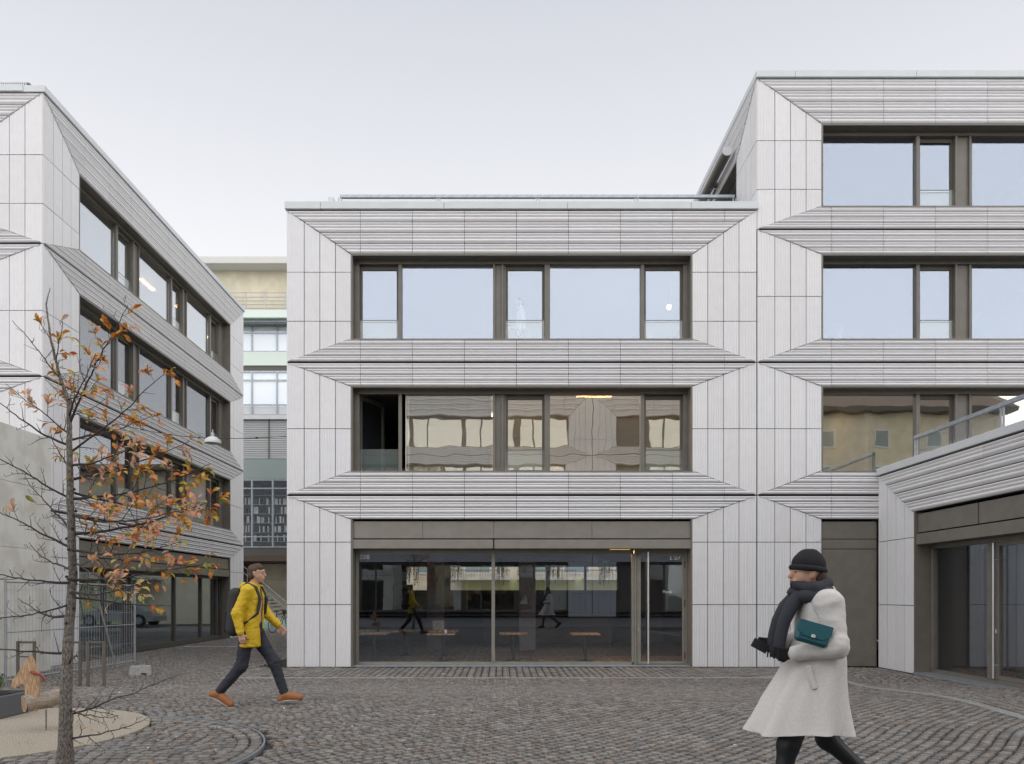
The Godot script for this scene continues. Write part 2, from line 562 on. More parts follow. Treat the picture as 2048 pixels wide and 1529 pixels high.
# ---------------------------------------------------------------- ribbon window: opening > frame, panes, sashes
# lay: [kind, from, to]; kind "fixed" or "tilt" or "open"
func ribbon(building: Node3D, fx: Transform3D, u0: float, u1: float, v0: float, v1: float, lay: Array, r := 0.32, glass := "glass_upper", blinds := {}) -> void:
	var B := MB.new()
	B.xf = fx
	# lining of the opening
	B.box(Vector3(u0 - 0.006, v0 - 0.03, -r), Vector3(u0 + 0.035, v1 + 0.004, 0.004))
	B.box(Vector3(u1 - 0.035, v0 - 0.03, -r), Vector3(u1 + 0.006, v1 + 0.004, 0.004))
	B.box(Vector3(u0 + 0.035, v1 - 0.028, -r), Vector3(u1 - 0.035, v1 + 0.006, 0.002))
	B.box(Vector3(u0 - 0.004, v0 - 0.034, -r), Vector3(u1 + 0.004, v0 - 0.004, 0.03))
	part("window_lining", B, M.bronze, building)
	var F := MB.new()
	F.xf = fx
	var zb := -r - 0.09
	F.box(Vector3(u0 + 0.036, v1 - 0.115, zb), Vector3(u1 - 0.036, v1 - 0.029, -r + 0.06))
	F.box(Vector3(u0 + 0.036, v0 - 0.003, zb), Vector3(u1 - 0.036, v0 + 0.036, -r + 0.02))
	var at := u0 + 0.036
	for l in lay:
		var wide: float = l[1] - at
		if wide > 0.2:
			F.box(Vector3(at, v0 + 0.037, zb), Vector3(at + 0.05, v1 - 0.116, -r + 0.05))
			F.box(Vector3(at + 0.051, v0 + 0.037, zb), Vector3(l[1] - 0.1, v1 - 0.116, -r - 0.005))
			F.box(Vector3(l[1] - 0.099, v0 + 0.037, zb), Vector3(l[1] - 0.06, v1 - 0.116, -r + 0.05))
			F.box(Vector3(l[1] - 0.059, v0 + 0.037, zb), Vector3(l[1], v1 - 0.116, -r - 0.01))
		else:
			F.box(Vector3(at, v0 + 0.037, zb), Vector3(l[1], v1 - 0.116, -r + 0.045), 0.006)
		at = l[2]
	F.box(Vector3(at, v0 + 0.037, zb), Vector3(u1 - 0.036, v1 - 0.116, -r + 0.03))
	var win := part("window", F, M.bronze, building)
	for l in lay:
		var a: float = l[1]
		var b: float = l[2]
		if l[0] == "fixed":
			var G := MB.new()
			G.xf = fx
			G.box(Vector3(a + 0.001, v0 + 0.037, -r - 0.05), Vector3(b - 0.001, v1 - 0.116, -r - 0.038))
			part("pane", G, M[glass], win)
		else:
			var S := MB.new()
			var e := 0.055
			var h := v1 - 0.116 - (v0 + 0.037)
			var ww := b - a
			S.box(Vector3(0.002, 0, -0.04), Vector3(e, h, 0.02))
			S.box(Vector3(ww - e, 0, -0.04), Vector3(ww - 0.002, h, 0.02))
			S.box(Vector3(e, h - e - 0.05, -0.04), Vector3(ww - e, h - 0.002, 0.019))
			S.box(Vector3(e, 0.002, -0.04), Vector3(ww - e, 0.045, 0.019))
			var swing := deg_to_rad(62.0) if l[0] == "open" else 0.0
			var ht := fx * Transform3D(Basis(Vector3.UP, swing), Vector3(a, v0 + 0.037, -r - 0.075))
			var sash := put("sash", S.mesh(), M.bronze_dark, win, ht)
			var gp := boxed(Vector3(e, 0.045, -0.016), Vector3(ww - e, h - e - 0.05, -0.006))
			put("pane", gp.mesh(), M[glass if l[0] != "open" else "glass_cafe"], win, ht)
			var R := MB.new()
			R.xf = fx
			R.box(Vector3(a + 0.002, v0 + 0.038, -r - 0.032), Vector3(b - 0.002, v0 + 0.56, -r - 0.022))
			part("glass_guard", R, M.glass_clear, win)
			var T := MB.new()
			T.xf = fx
			T.box(Vector3(a + 0.002, v0 + 0.5605, -r - 0.035), Vector3(b - 0.002, v0 + 0.575, -r - 0.019))
			part("guard_rail", T, M.bronze, win)
	for k in blinds:
		var l: Array = lay[k]
		var S := MB.new()
		S.xf = fx
		var y := v1 - 0.14
		while y > v1 - 0.14 - float(blinds[k]) * (v1 - v0 - 0.2):
			S.quad(Vector3(l[1], y, -r - 0.13), Vector3(l[2], y, -r - 0.13), Vector3(l[2], y - 0.03, -r - 0.10), Vector3(l[1], y - 0.03, -r - 0.10), Vector3(0, 0.7, 0.7))
			y -= 0.05
		stuff(part("blind_slats", S, M.blind, win))

# row of thin bird spikes along an edge
func spikes(building: Node3D, a: Vector3, b: Vector3, step := 0.06) -> void:
	var m := MB.new()
	var L := (b - a).length()
	var i := 0
	var side := (b - a).cross(Vector3.UP).normalized()
	while i * step < L:
		var p := a.lerp(b, i * step / L)
		m.tube([p, p + Vector3(0, 0.085, 0) + side * (0.03 if i % 2 else -0.03)], [0.0016, 0.0012], 3, false)
		i += 1
	stuff(part("bird_spikes", m, M.steel_bright, building))

func coping(building: Node3D, fx: Transform3D, W: float, v0: float, v1: float, step: float, first: float, out := 0.06, deep := 0.5) -> void:
	var u := -0.03
	var e := first
	while u < W + 0.02:
		e = minf(e, W + 0.03)
		var m := MB.new()
		m.xf = fx
		m.box(Vector3(u + 0.003, v0, -deep), Vector3(e - 0.003, v1, out), 0.008)
		part("coping", m, M.coping, building)
		u = e
		if e >= W + 0.03:
			break
		e += step

# a room behind an opening: floor, ceiling and walls with thickness
func room(building: Node3D, fx: Transform3D, u0: float, u1: float, v0: float, v1: float, deep: float, wall: Material, floor_m: Material, z0 := -0.33, with_back := true) -> void:
	var f := MB.new(); f.xf = fx
	f.box(Vector3(u0, v0 - 0.12, -deep), Vector3(u1, v0, z0))
	part("floor", f, floor_m, building)
	var c := MB.new(); c.xf = fx
	c.box(Vector3(u0, v1, -deep), Vector3(u1, v1 + 0.12, z0))
	part("ceiling", c, wall, building)
	var w := MB.new(); w.xf = fx
	w.box(Vector3(u0 - 0.1, v0 - 0.12, -deep), Vector3(u0, v1 + 0.12, z0))
	w.box(Vector3(u1, v0 - 0.12, -deep), Vector3(u1 + 0.1, v1 + 0.12, z0))
	if with_back:
		w.box(Vector3(u0 - 0.1, v0 - 0.12, -deep - 0.1), Vector3(u1 + 0.1, v1 + 0.12, -deep))
	part("interior_wall", w, wall, building)

func bulb(building: Node3D, at: Vector3, size: Vector3, warm: bool, energy: float) -> void:
	var m := boxed(at - size / 2.0, at + size / 2.0, 0.01)
	part("seen_or_unseen_lamp", m, M.lamp_warm if warm else M.lamp_white, building)  # serves visible lamps, unseen ones and one added fill
	var l := AreaLight3D.new()
	l.name = "seen_or_unseen_light"
	l.position = at + Vector3(0, -size.y / 2.0 - 0.012, 0)
	l.rotation_degrees = Vector3(-90, 0, 0)
	l.area_size = Vector2(size.x, size.z)
	l.area_normalize_energy = true
	l.light_color = Color(1.0, 0.8, 0.52) if warm else Color(1.0, 0.97, 0.92)
	l.light_energy = energy
	l.area_range = 20.0
	l.area_attenuation = 2.0
	l.shadow_enabled = true
	building.add_child(l, true)

func _ready() -> void:
	rng.seed = 20
	make_materials()
	# ---- camera: level, with the lens shifted upwards
	var cam := Camera3D.new()
	cam.name = "camera"
	cam.projection = Camera3D.PROJECTION_FRUSTUM
	cam.near = 0.1
	cam.far = 900.0
	cam.size = 0.1 * 1529.0 / 1500.0
	cam.frustum_offset = Vector2(0.1 * 21.0 / 1500.0, 0.1 * 425.5 / 1500.0)
	cam.position = Vector3(0, EYE, 0)
	add_child(cam)
	cam.current = true
	# ---- sky and air
	var sky := ProceduralSkyMaterial.new()
	sky.sky_top_color = Color(0.50, 0.52, 0.568)
	sky.sky_horizon_color = Color(0.893, 0.89, 0.885)
	sky.sky_curve = 0.45
	sky.ground_bottom_color = Color(0.36, 0.35, 0.34)
	sky.ground_horizon_color = Color(0.5, 0.5, 0.5)
	sky.sun_angle_max = 1.0
	var env := Environment.new()
	env.background_mode = Environment.BG_SKY
	env.sky = Sky.new()
	env.sky.sky_material = sky
	env.tonemap_mode = Environment.TONE_MAPPER_LINEAR
	env.tonemap_exposure = 1.85
	env.sdfgi_enabled = true
	env.ssao_enabled = true
	env.ssil_enabled = true
	var we := WorldEnvironment.new()
	we.name = "world"
	we.environment = env
	add_child(we)
	var sun := DirectionalLight3D.new()
	sun.name = "veiled_sun"
	sun.light_energy = 0.5
	sun.light_angular_distance = 130.0
	sun.light_color = Color(1.0, 0.985, 0.97)
	sun.sky_mode = DirectionalLight3D.SKY_MODE_LIGHT_ONLY
	sun.shadow_enabled = true
	sun.rotation_degrees = Vector3(-42, 12, 0)
	add_child(sun)

	build_ground()
	build_middle()
	build_tall()
	build_left()
	build_wing()
	build_background()
	build_opposite()
	build_concrete_wall()
	build_paving()
	build_playground()
	build_furniture()
	build_tree()
	build_people()

# ---------------------------------------------------------------- buildings
const LEFT_AXES := Basis(Vector3(0, 0, -1), Vector3(0, 1, 0), Vector3(1, 0, 0))
const RIGHT_AXES := Basis(Vector3(0, 0, 1), Vector3(0, 1, 0), Vector3(-1, 0, 0))

func build_middle() -> void:
	var b := thing("office_building", "three-storey office block in the middle, pale ribbed tiles, cafe glazing marked E08 below", "building")
	var fx := Transform3D(Basis(), Vector3(-5.166, 0, -18))
	var W := 11.298
	storey(fx, W, 0.0, 0.0, 3.552, 4.128, [1.5, 3.0], true, true, 1.782, null, [false, true])
	storey(fx, W, 4.128, 4.716, 6.744, 7.32, [5.724], true, true, 1.782)
	storey(fx, W, 7.32, 7.884, 9.912, 10.98, [8.304, 9.48], true, true, 1.782)
	lay_tiles(b)
	backing(b, fx, W, 0.0, 10.98, 1.552, 9.746, [[0.0, 3.552], [4.716, 6.744], [7.884, 9.912]])
	coping(b, fx, W, 10.982, 11.16, 2.96, 0.83)
	var lay := [["tilt", 1.70, 2.65], ["fixed", 2.736, 4.958], ["tilt", 5.27, 6.215], ["fixed", 6.35, 8.56], ["tilt", 8.65, 9.6]]
	var lay2 := lay.duplicate(true)
	lay2[0][0] = "open"
	ribbon(b, fx, 1.552, 9.746, 4.716, 6.744, lay2, 0.32, "glass_mid")
	ribbon(b, fx, 1.552, 9.746, 7.884, 9.912, lay)
	room(b, fx, 0.5, 10.8, 7.6, 10.1, 7.0, M.room_white, M.room_white)
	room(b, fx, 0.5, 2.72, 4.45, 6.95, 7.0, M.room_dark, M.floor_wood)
	room(b, fx, 2.83, 10.8, 4.45, 6.95, 7.0, M.room_white, M.floor_wood)
	# lamps in the upper rooms, the last one an added fill
	bulb(b, Vector3(4.47, 9.42, -20.0), Vector3(0.1, 0.1, 0.1), false, 0.5)
	part("lamp_cord", boxed(Vector3(4.465, 9.48, -20.005), Vector3(4.475, 10.1, -19.995)), M.iron, b)
	bulb(b, Vector3(2.4, 6.9, -19.4), Vector3(0.9, 0.04, 0.12), true, 6.0)
	bulb(b, Vector3(-0.6, 6.9, -21.5), Vector3(1.2, 0.04, 0.16), false, 7.0)  # added fill lamp, brightens the first-floor room behind the curtain
	# curtain behind the second pane of the first floor
	var cu := MB.new()
	for i in 60:
		var x0 := -2.3 + 0.034 * i
		var w0 := 0.012 * sin(i * 1.1)
		var w1 := 0.012 * sin((i + 1) * 1.1)
		cu.box(Vector3(x0, 4.5, -18.75 + w0), Vector3(x0 + 0.036, 6.9, -18.74 + w1))
	part("curtain", cu, M.shirt_white, b)
	# body of the building
	var s := MB.new()
	s.box(Vector3(-5.15, 0, -27.4), Vector3(-4.86, 10.98, -18.33))
	s.box(Vector3(-4.85, 3.2, -27.4), Vector3(6.1, 10.98, -27.1))
	s.box(Vector3(5.85, 0, -27.4), Vector3(6.12, 3.19, -18.33))
	part("side_wall", s, M.plaster_white, b)
	part("roof", boxed(Vector3(-5.1, 10.72, -27.4), Vector3(6.12, 10.92, -18.05)), M.street, b)
	spikes(b, Vector3(-5.16, 11.16, -18.05), Vector3(6.1, 11.16, -18.05))
	spikes(b, Vector3(-3.5, 7.88, -18.1), Vector3(4.5, 7.88, -18.1))
	spikes(b, Vector3(-3.5, 4.712, -18.1), Vector3(4.5, 4.712, -18.1))
	# fascia and glazing of the cafe
	var xs := [-3.6, -1.9, -0.184, 2.18, 4.56]
	for i in 4:
		part("fascia_panel", boxed(Vector3(xs[i] + 0.003, 3.095, -18.33), Vector3(xs[i + 1] - 0.003, 3.505, -18.06), 0.004), M.bronze_light, b)
	for p in [[-3.59, -0.2], [-0.172, 4.56]]:
		part("fascia_panel", boxed(Vector3(p[0], 2.845, -18.32), Vector3(p[1], 3.065, -18.025), 0.01), M.bronze_light, b)
	part("fascia_gap", boxed(Vector3(-3.6, 2.9, -18.36), Vector3(4.58, 3.55, -18.331)), M.gasket, b)
	part("window_lining", boxed(Vector3(-3.616, 0.0, -18.5), Vector3(-3.575, 3.55, -18.0)), M.bronze, b)
	part("window_lining", boxed(Vector3(4.55, 0.0, -18.5), Vector3(4.588, 3.55, -18.0)), M.bronze, b)
	var sill := boxed(Vector3(-3.57, 0.0, -18.42), Vector3(4.545, 0.028, -18.03), 0.004)
	part("threshold", sill, M.steel, b)
	var F := MB.new()
	var z0 := -18.46
	var z1 := -18.36
	F.box(Vector3(-3.57, 2.735, z0), Vector3(3.19, 2.842, z1))
	F.box(Vector3(-3.57, 0.03, z0), Vector3(3.19, 0.09, z1))
	for p in [[-3.57, -3.505], [-0.245, -0.16], [3.19, 3.245]]:
		F.box(Vector3(p[0], 0.091, z0), Vector3(p[1], 2.734, z1 + 0.02), 0.006)
	F.box(Vector3(3.25, 0.03, z0), Vector3(3.3, 2.842, z1 + 0.03))
	F.box(Vector3(3.305, 2.77, z0), Vector3(4.545, 2.842, z1))
	F.box(Vector3(4.50, 0.03, z0), Vector3(4.545, 2.77, z1))
	var shop := part("shop_window", F, M.bronze_light, b)
	for p in [[-3.505, -0.245], [-0.16, 3.19]]:
		part("pane", boxed(Vector3(p[0] + 0.001, 0.091, -18.42), Vector3(p[1] - 0.001, 2.734, -18.408)), M.glass_cafe, shop)
	var D := MB.new()
	D.box(Vector3(3.31, 0.04, -18.44), Vector3(3.415, 2.765, -18.37), 0.006)
	D.box(Vector3(4.44, 0.04, -18.44), Vector3(4.495, 2.765, -18.37), 0.006)
	D.box(Vector3(3.416, 2.68, -18.44), Vector3(4.439, 2.764, -18.371))
	D.box(Vector3(3.416, 0.041, -18.44), Vector3(4.439, 0.10, -18.371))
	var door := part("glass_door", D, M.bronze_light, b)
	part("pane", boxed(Vector3(3.417, 0.101, -18.42), Vector3(4.438, 2.679, -18.41)), M.glass_cafe, door)
	var H := MB.new()
	H.bar(Vector3(3.585, 0.05, -18.30), Vector3(3.585, 2.78, -18.30), 0.022, 12)
	for y in [0.3, 1.4, 2.5]:
		H.bar(Vector3(3.585, y, -18.30), Vector3(3.585, y, -18.41), 0.012, 8)
	part("handle", H, M.steel_bright, door)
	for y in [0.18, 1.45, 2.4]:
		part("hinge", boxed(Vector3(4.47, y, -18.369), Vector3(4.5, y + 0.16, -18.345), 0.004), M.bronze_dark, door)
	part("lock", boxed(Vector3(3.34, 0.84, -18.37), Vector3(3.375, 0.92, -18.36), 0.003), M.steel_bright, door)
	part("door_knob", boxed(Vector3(-3.55, 0.92, -18.345), Vector3(-3.535, 1.0, -18.33), 0.003), M.steel_bright, shop)
	letters(b, "E08", Vector3(-3.47, 2.622, -18.402), 0.1)
	letters(b, "E 07", Vector3(4.125, 2.605, -18.403), 0.105)
	letters(b, "Pasta", Vector3(4.0, 1.78, -18.60), 0.07)
	# cafe interior
	room(b, fx, 0.32, 10.98, 0.02, 2.93, 9.2, M.cafe_wall, M.floor_wood, -0.47, false)
	var bw := MB.new()
	bw.box(Vector3(-4.85, -0.1, -27.3), Vector3(5.85, 1.9, -27.1))
	bw.box(Vector3(-4.85, 2.75, -27.3), Vector3(5.85, 3.19, -27.1))
	bw.box(Vector3(-4.85, 1.9, -27.3), Vector3(-3.45, 2.75, -27.1))
	bw.box(Vector3(4.2, 1.9, -27.3), Vector3(5.85, 2.75, -27.1))
	for x in [[-2.5, -1.85], [1.6, 1.75], [0.9, 1.0], [-0.35, -0.25], [3.0, 3.08]]:
		bw.box(Vector3(x[0], 1.9, -27.28), Vector3(x[1], 2.75, -27.12))
	part("interior_wall", bw, M.cafe_wall, b)
	for x in [-2.3, 0.55]:
		part("pier", boxed(Vector3(x, 0.02, -23.6), Vector3(x + 0.5, 2.93, -23.1), 0.01), M.cafe_pier, b)
	part("counter", boxed(Vector3(-0.6, 0.02, -26.4), Vector3(3.8, 1.05, -25.7), 0.01), M.brown_wall, b)
	part("wall_poster", boxed(Vector3(-3.9, 1.35, -27.1), Vector3(-3.2, 2.1, -27.08)), M.cafe_pier, b)
	bulb(b, Vector3(3.0, 2.88, -19.0), Vector3(0.5, 0.06, 0.1), true, 1.2)  # unseen lamp above the glazing, lights the cafe floor on the right
	for i in 52:
		var fx0 := -4.82 + i * 0.2
		part("floor_board", boxed(Vector3(fx0 + 0.004, 0.021, -24.0 - 0.4 * (i % 3)), Vector3(fx0 + 0.196, 0.034, -18.48)), M.floor_wood, b)
	# tables inside
	var spots := [[-3.3, -19.4, "leftmost table behind the cafe glass, pale top on a black foot"], [-1.55, -19.3, "table behind the cafe glass with a white cup on it"], [0.3, -19.5, "table behind the middle of the cafe glass, beside the post"], [2.15, -19.3, "rightmost table behind the cafe glass, next to the door"], [-2.7, -21.2, "table in the second row of the cafe, beside the pier"]]
	var first: Node3D = null
	for s2 in spots:
		var t: Node3D
		if first == null:
			t = thing("cafe_table", s2[2], "table", Vector3.ZERO, 0.0, "tables in the cafe")
			first = t
			part("tabletop", boxed(Vector3(-0.36, 0.69, -0.33), Vector3(0.36, 0.73, 0.33), 0.006), M.warm_wood, t)
			var c := MB.new()
			c.bar(Vector3(0, 0.02, 0), Vector3(0, 0.69, 0), 0.04, 12)
			part("column", c, M.iron, t)
			var f := MB.new()
			f.lathe([Vector2(0.0, 0.0), Vector2(0.24, 0.0), Vector2(0.24, 0.012), Vector2(0.05, 0.03), Vector2(0.0, 0.03)], 20)
			part("foot", f, M.iron, t)
		else:
			t = first.duplicate()
			t.name = numbered("cafe_table")
			add_child(t, true)
			t.set_meta("label", s2[2])
		t.position = Vector3(s2[0], 0.02, s2[1])
	var cup := MB.new()
	cup.lathe([Vector2(0.0, 0.0), Vector2(0.03, 0.0), Vector2(0.042, 0.09), Vector2(0.038, 0.09), Vector2(0.027, 0.01), Vector2(0, 0.01)], 14)
	var co := part("cup", cup, M.shirt_white, self)
	co.position = Vector3(-1.42, 0.752, -19.15)
	co.set_meta("label", "white cup standing on the cafe table behind the left pane")
	co.set_meta("category", "cup")
	var boxes := boxed(Vector3(-0.16, 0, -0.1), Vector3(0.16, 0.26, 0.1), 0.005)
	var bo := part("cardboard_box", boxes, M.toy_wood_grey, self)
	bo.position = Vector3(-1.75, 0.752, -20.9)
	bo.set_meta("label", "small pale box at the back of the cafe, left of the glazing post")
	bo.set_meta("category", "box")
	part("side_table_top", boxed(Vector3(-2.0, 0.71, -21.2), Vector3(-1.2, 0.75, -20.6)), M.warm_wood, b)
	part("side_table_leg", boxed(Vector3(-1.65, 0.02, -20.95), Vector3(-1.57, 0.71, -20.87)), M.iron, b)
	# hanging plants in front of the rear windows
	var hp := [[-2.95, "hanging plant at the left end of the cafe's rear window"], [-1.55, "hanging plant beside the cafe pier, long trailing stems"], [-0.05, "hanging plant just left of the glazing post in the cafe"], [0.75, "small hanging plant right of the glazing post in the cafe"], [1.75, "dense hanging plant in the middle of the right cafe pane"], [3.4, "hanging plant near the door side of the cafe's rear window"]]
	for h in hp:
		var t := thing("hanging_plant", h[1], "plant", Vector3(h[0], 2.9, -24.6), 0.0, "plants hanging in the cafe")
		var m := MB.new()
		for i in 34:
			var a := rng.randf() * TAU
			var r := rng.randf_range(0.04, 0.17)
			var dropped := rng.randf_range(0.25, 0.75)
			var p := Vector3(cos(a) * r * 0.5, -0.1, sin(a) * r * 0.5)
			m.tube([p, p + Vector3(cos(a) * r, -0.1, sin(a) * r), p + Vector3(cos(a) * r * 1.1, -dropped, sin(a) * r * 1.1)], [0.004, 0.004, 0.003], 3, false)
			for k in 9:
				var q := p + Vector3(cos(a) * r * 1.05, -0.08 - dropped * k / 9.0, sin(a) * r * 1.05)
				var e := Vector3(rng.randf_range(-1, 1), rng.randf_range(-1, 0.3), rng.randf_range(-1, 1)).normalized() * 0.06
				var w := e.cross(Vector3(0.3, 1, 0.2)).normalized() * 0.022
				m.tri(q - w, q + w, q + e, Vector3.BACK, Vector3.BACK, Vector3.BACK)
		part("foliage", m, M.leaf_dark, t)
		var pot := MB.new()
		pot.lathe([Vector2(0, -0.16), Vector2(0.09, -0.16), Vector2(0.12, -0.02), Vector2(0.0, -0.02)], 12)
		part("pot", pot, M.iron, t)
	# terrace railing on the roof
	var t := thing("roof_railing", "grey steel railing with wire mesh along the middle building's roof terrace", "railing", Vector3(0, 10.92, -19.5))
	var rl := MB.new()
	rl.box(Vector3(-4.2, 1.13, -0.04), Vector3(6.06, 1.21, 0.04), 0.006)
	part("rail", rl, M.steel, t)
	for x in [-4.2, -1.64, 0.94, 3.51, 6.06]:
		part("post", boxed(Vector3(x - 0.05, 0, -0.01), Vector3(x - 0.02, 1.13, 0.03)), M.steel, t)
		part("post", boxed(Vector3(x + 0.02, 0, -0.01), Vector3(x + 0.05, 1.13, 0.03)), M.steel, t)
	wire_net(t, Vector3(-4.15, 0.06, 0), Vector3(6.0, 1.12, 0), 0.085)
	part("roof_vent", boxed(Vector3(-4.42, 0, -0.3), Vector3(-4.28, 0.95, -0.1)), M.coping, b).position = Vector3(0, 10.92, -19.0)

# a net of crossing wires in the plane from a to b (b differs from a in y and in x or z)
func wire_net(parent: Node3D, a: Vector3, b: Vector3, step: float) -> void:
	var m := MB.new()
	var run := Vector3(b.x - a.x, 0, b.z - a.z)
	var L := run.length()
	var h := b.y - a.y
	var e := run / L
	var k := -h
	while k < L:
		for s in [1.0, -1.0]:
			var p0 := Vector2(k, 0.0 if s > 0 else h)
			var p1 := Vector2(k + h, h if s > 0 else 0.0)
			var c0 := clampf(p0.x, 0, L)
			var c1 := clampf(p1.x, 0, L)
			if c1 - c0 > 0.01:
				var y0 := lerpf(p0.y, p1.y, (c0 - p0.x) / h)
				var y1 := lerpf(p0.y, p1.y, (c1 - p0.x) / h)
				m.tube([a + e * c0 + Vector3(0, y0, 0), a + e * c1 + Vector3(0, y1, 0)], [0.0018, 0.0018], 3, false)
		k += step
	stuff(part("wire_mesh", m, M.wire, parent))

func letters(parent: Node3D, text: String, at: Vector3, h: float) -> void:
	var tm := TextMesh.new()
	var f := SystemFont.new()
	f.font_names = PackedStringArray(["Droid Sans"])
	tm.font = f
	tm.text = text
	tm.font_size = 32
	tm.pixel_size = h / 23.0
	tm.depth = 0.004
	tm.horizontal_alignment = HORIZONTAL_ALIGNMENT_LEFT
	put("lettering", tm, M.lettering, parent, Transform3D(Basis(), at + Vector3(0, h * 0.4, 0)))

func build_tall() -> void:
	var b := thing("office_building", "four-storey office block on the right, tallest in view, pale ribbed tiles and bluish windows", "building")
	var fx := Transform3D(Basis(), Vector3(6.136, 0, -18))
	var W := 8.6
	storey(fx, W, 0.0, 0.0, 3.552, 4.128, [1.5, 3.0], true, false, 1.782, null, [false, true])
	storey(fx, W, 4.128, 4.716, 6.744, 7.32, [5.724], true, false, 1.782)
	storey(fx, W, 7.32, 7.884, 9.912, 10.512, [8.9], true, false, 1.782)
	storey(fx, W, 10.512, 11.07, 13.04, 14.136, [11.47, 12.64], true, false, 1.782)
	var sx := Transform3D(RIGHT_AXES, Vector3(6.132, 0, -32))
	storey(sx, 14.0, 10.512, 11.07, 13.04, 14.136, [11.47, 12.64], true, true, 1.9)
	lay_tiles(b)
	backing(b, fx, W, 0.0, 14.136, 1.552, W - 0.02, [[0.0, 3.552], [4.716, 6.744], [7.884, 9.912], [11.07, 13.04]])
	backing(b, sx, 13.6, 10.6, 14.136, 1.552, 12.448, [[11.07, 13.04]])
	coping(b, fx, W, 14.138, 14.3, 2.9, 0.9)
	coping(b, Transform3D(RIGHT_AXES, Vector3(6.132, 0, -32.0)), 13.47, 14.138, 14.3, 2.9, 2.0, 0.03)
	var lay := [["fixed", 1.60, 3.98], ["tilt", 4.07, 4.93], ["fixed", 5.37, 7.75], ["tilt", 7.84, 8.5]]
	for o in [[4.716, 6.744], [7.884, 9.912], [11.07, 13.04]]:
		ribbon(b, fx, 1.552, 8.56, o[0], o[1], lay, 0.32, "glass_mid" if o[0] < 5.0 else "glass_upper")
		room(b, fx, 0.6, 8.5, o[0] - 0.25, o[1] + 0.2, 6.5, M.room_grey, M.floor_wood)
		spikes(b, Vector3(7.7, o[0], -18.08), Vector3(14.0, o[0], -18.08))
	ribbon(b, sx, 1.552, 12.448, 11.07, 13.04, [["fixed", 1.7, 4.5], ["fixed", 4.6, 8.0], ["fixed", 8.1, 12.3]])
	part("partition", boxed(Vector3(9.4, 4.47, -24.0), Vector3(9.5, 6.94, -19.4)), M.plaster_white, b)
	bulb(b, Vector3(8.7, 6.9, -21.0), Vector3(0.08, 0.04, 0.8), true, 0.35)  # unseen lamp beside the opening, lights the first-floor room
	for y in [8.0, 11.2]:
		part("wall_column", boxed(Vector3(9.55, y - 0.2, -21.5), Vector3(9.7, y + 1.4, -21.35)), M.shirt_white, b)
	# bronze panelled wall beside the wing
	for r in [[0.01, 2.83], [2.845, 3.07], [3.085, 3.5]]:
		part("wall_panel", boxed(Vector3(7.69, r[0], -18.33), Vector3(9.04, r[1], -18.06), 0.004), M.bronze, b)
	part("wall_panel_gap", boxed(Vector3(7.68, 0, -18.36), Vector3(9.04, 3.55, -18.331)), M.gasket, b)
	var s := MB.new()
	s.box(Vector3(6.7, 0, -32), Vector3(14.7, 14.1, -31.7))
	s.box(Vector3(14.4, 0, -31.7), Vector3(14.7, 14.1, -18.4))
	s.box(Vector3(6.14, 0, -31.9), Vector3(6.44, 10.6, -18.34))
	part("side_wall", s, M.plaster_white, b)
	part("roof", boxed(Vector3(6.2, 13.95, -31.9), Vector3(14.6, 14.12, -18.1)), M.street, b)
	spikes(b, Vector3(6.2, 14.3, -18.05), Vector3(14.5, 14.3, -18.05))
	# awning cassette on the terrace side
	var t := thing("awning", "rolled-up awning box on the terrace side of the tall block", "awning", Vector3(5.9, 13.32, -19.6))
	var m := MB.new()
	var pr := PackedVector2Array()
	for i in 14:
		pr.append(Vector2(cos(TAU * i / 14) * 0.13, sin(TAU * i / 14) * 0.11))
	m.prism(pr, -7.5, 0.0)
	part("cassette", m, M.bronze, t)
	var e := MB.new()
	e.prism(pr, 0.001, 0.03)
	e.xf = Transform3D(Basis(), Vector3(0, 0, -7.53))
	e.prism(pr, 0.0, 0.03)
	part("end_cap", e, M.coping, t)
	for z in [-1.6, -5.8]:
		var br := MB.new()
		br.box(Vector3(0.05, -0.06, z - 0.05), Vector3(0.26, 0.06, z + 0.05))
		br.tube([Vector3(0.02, -0.1, z), Vector3(0.0, -0.4, z + 0.5), Vector3(0.1, -0.42, z - 0.6)], [0.025, 0.025, 0.02], 6)
		part("bracket", br, M.bronze_dark, t)

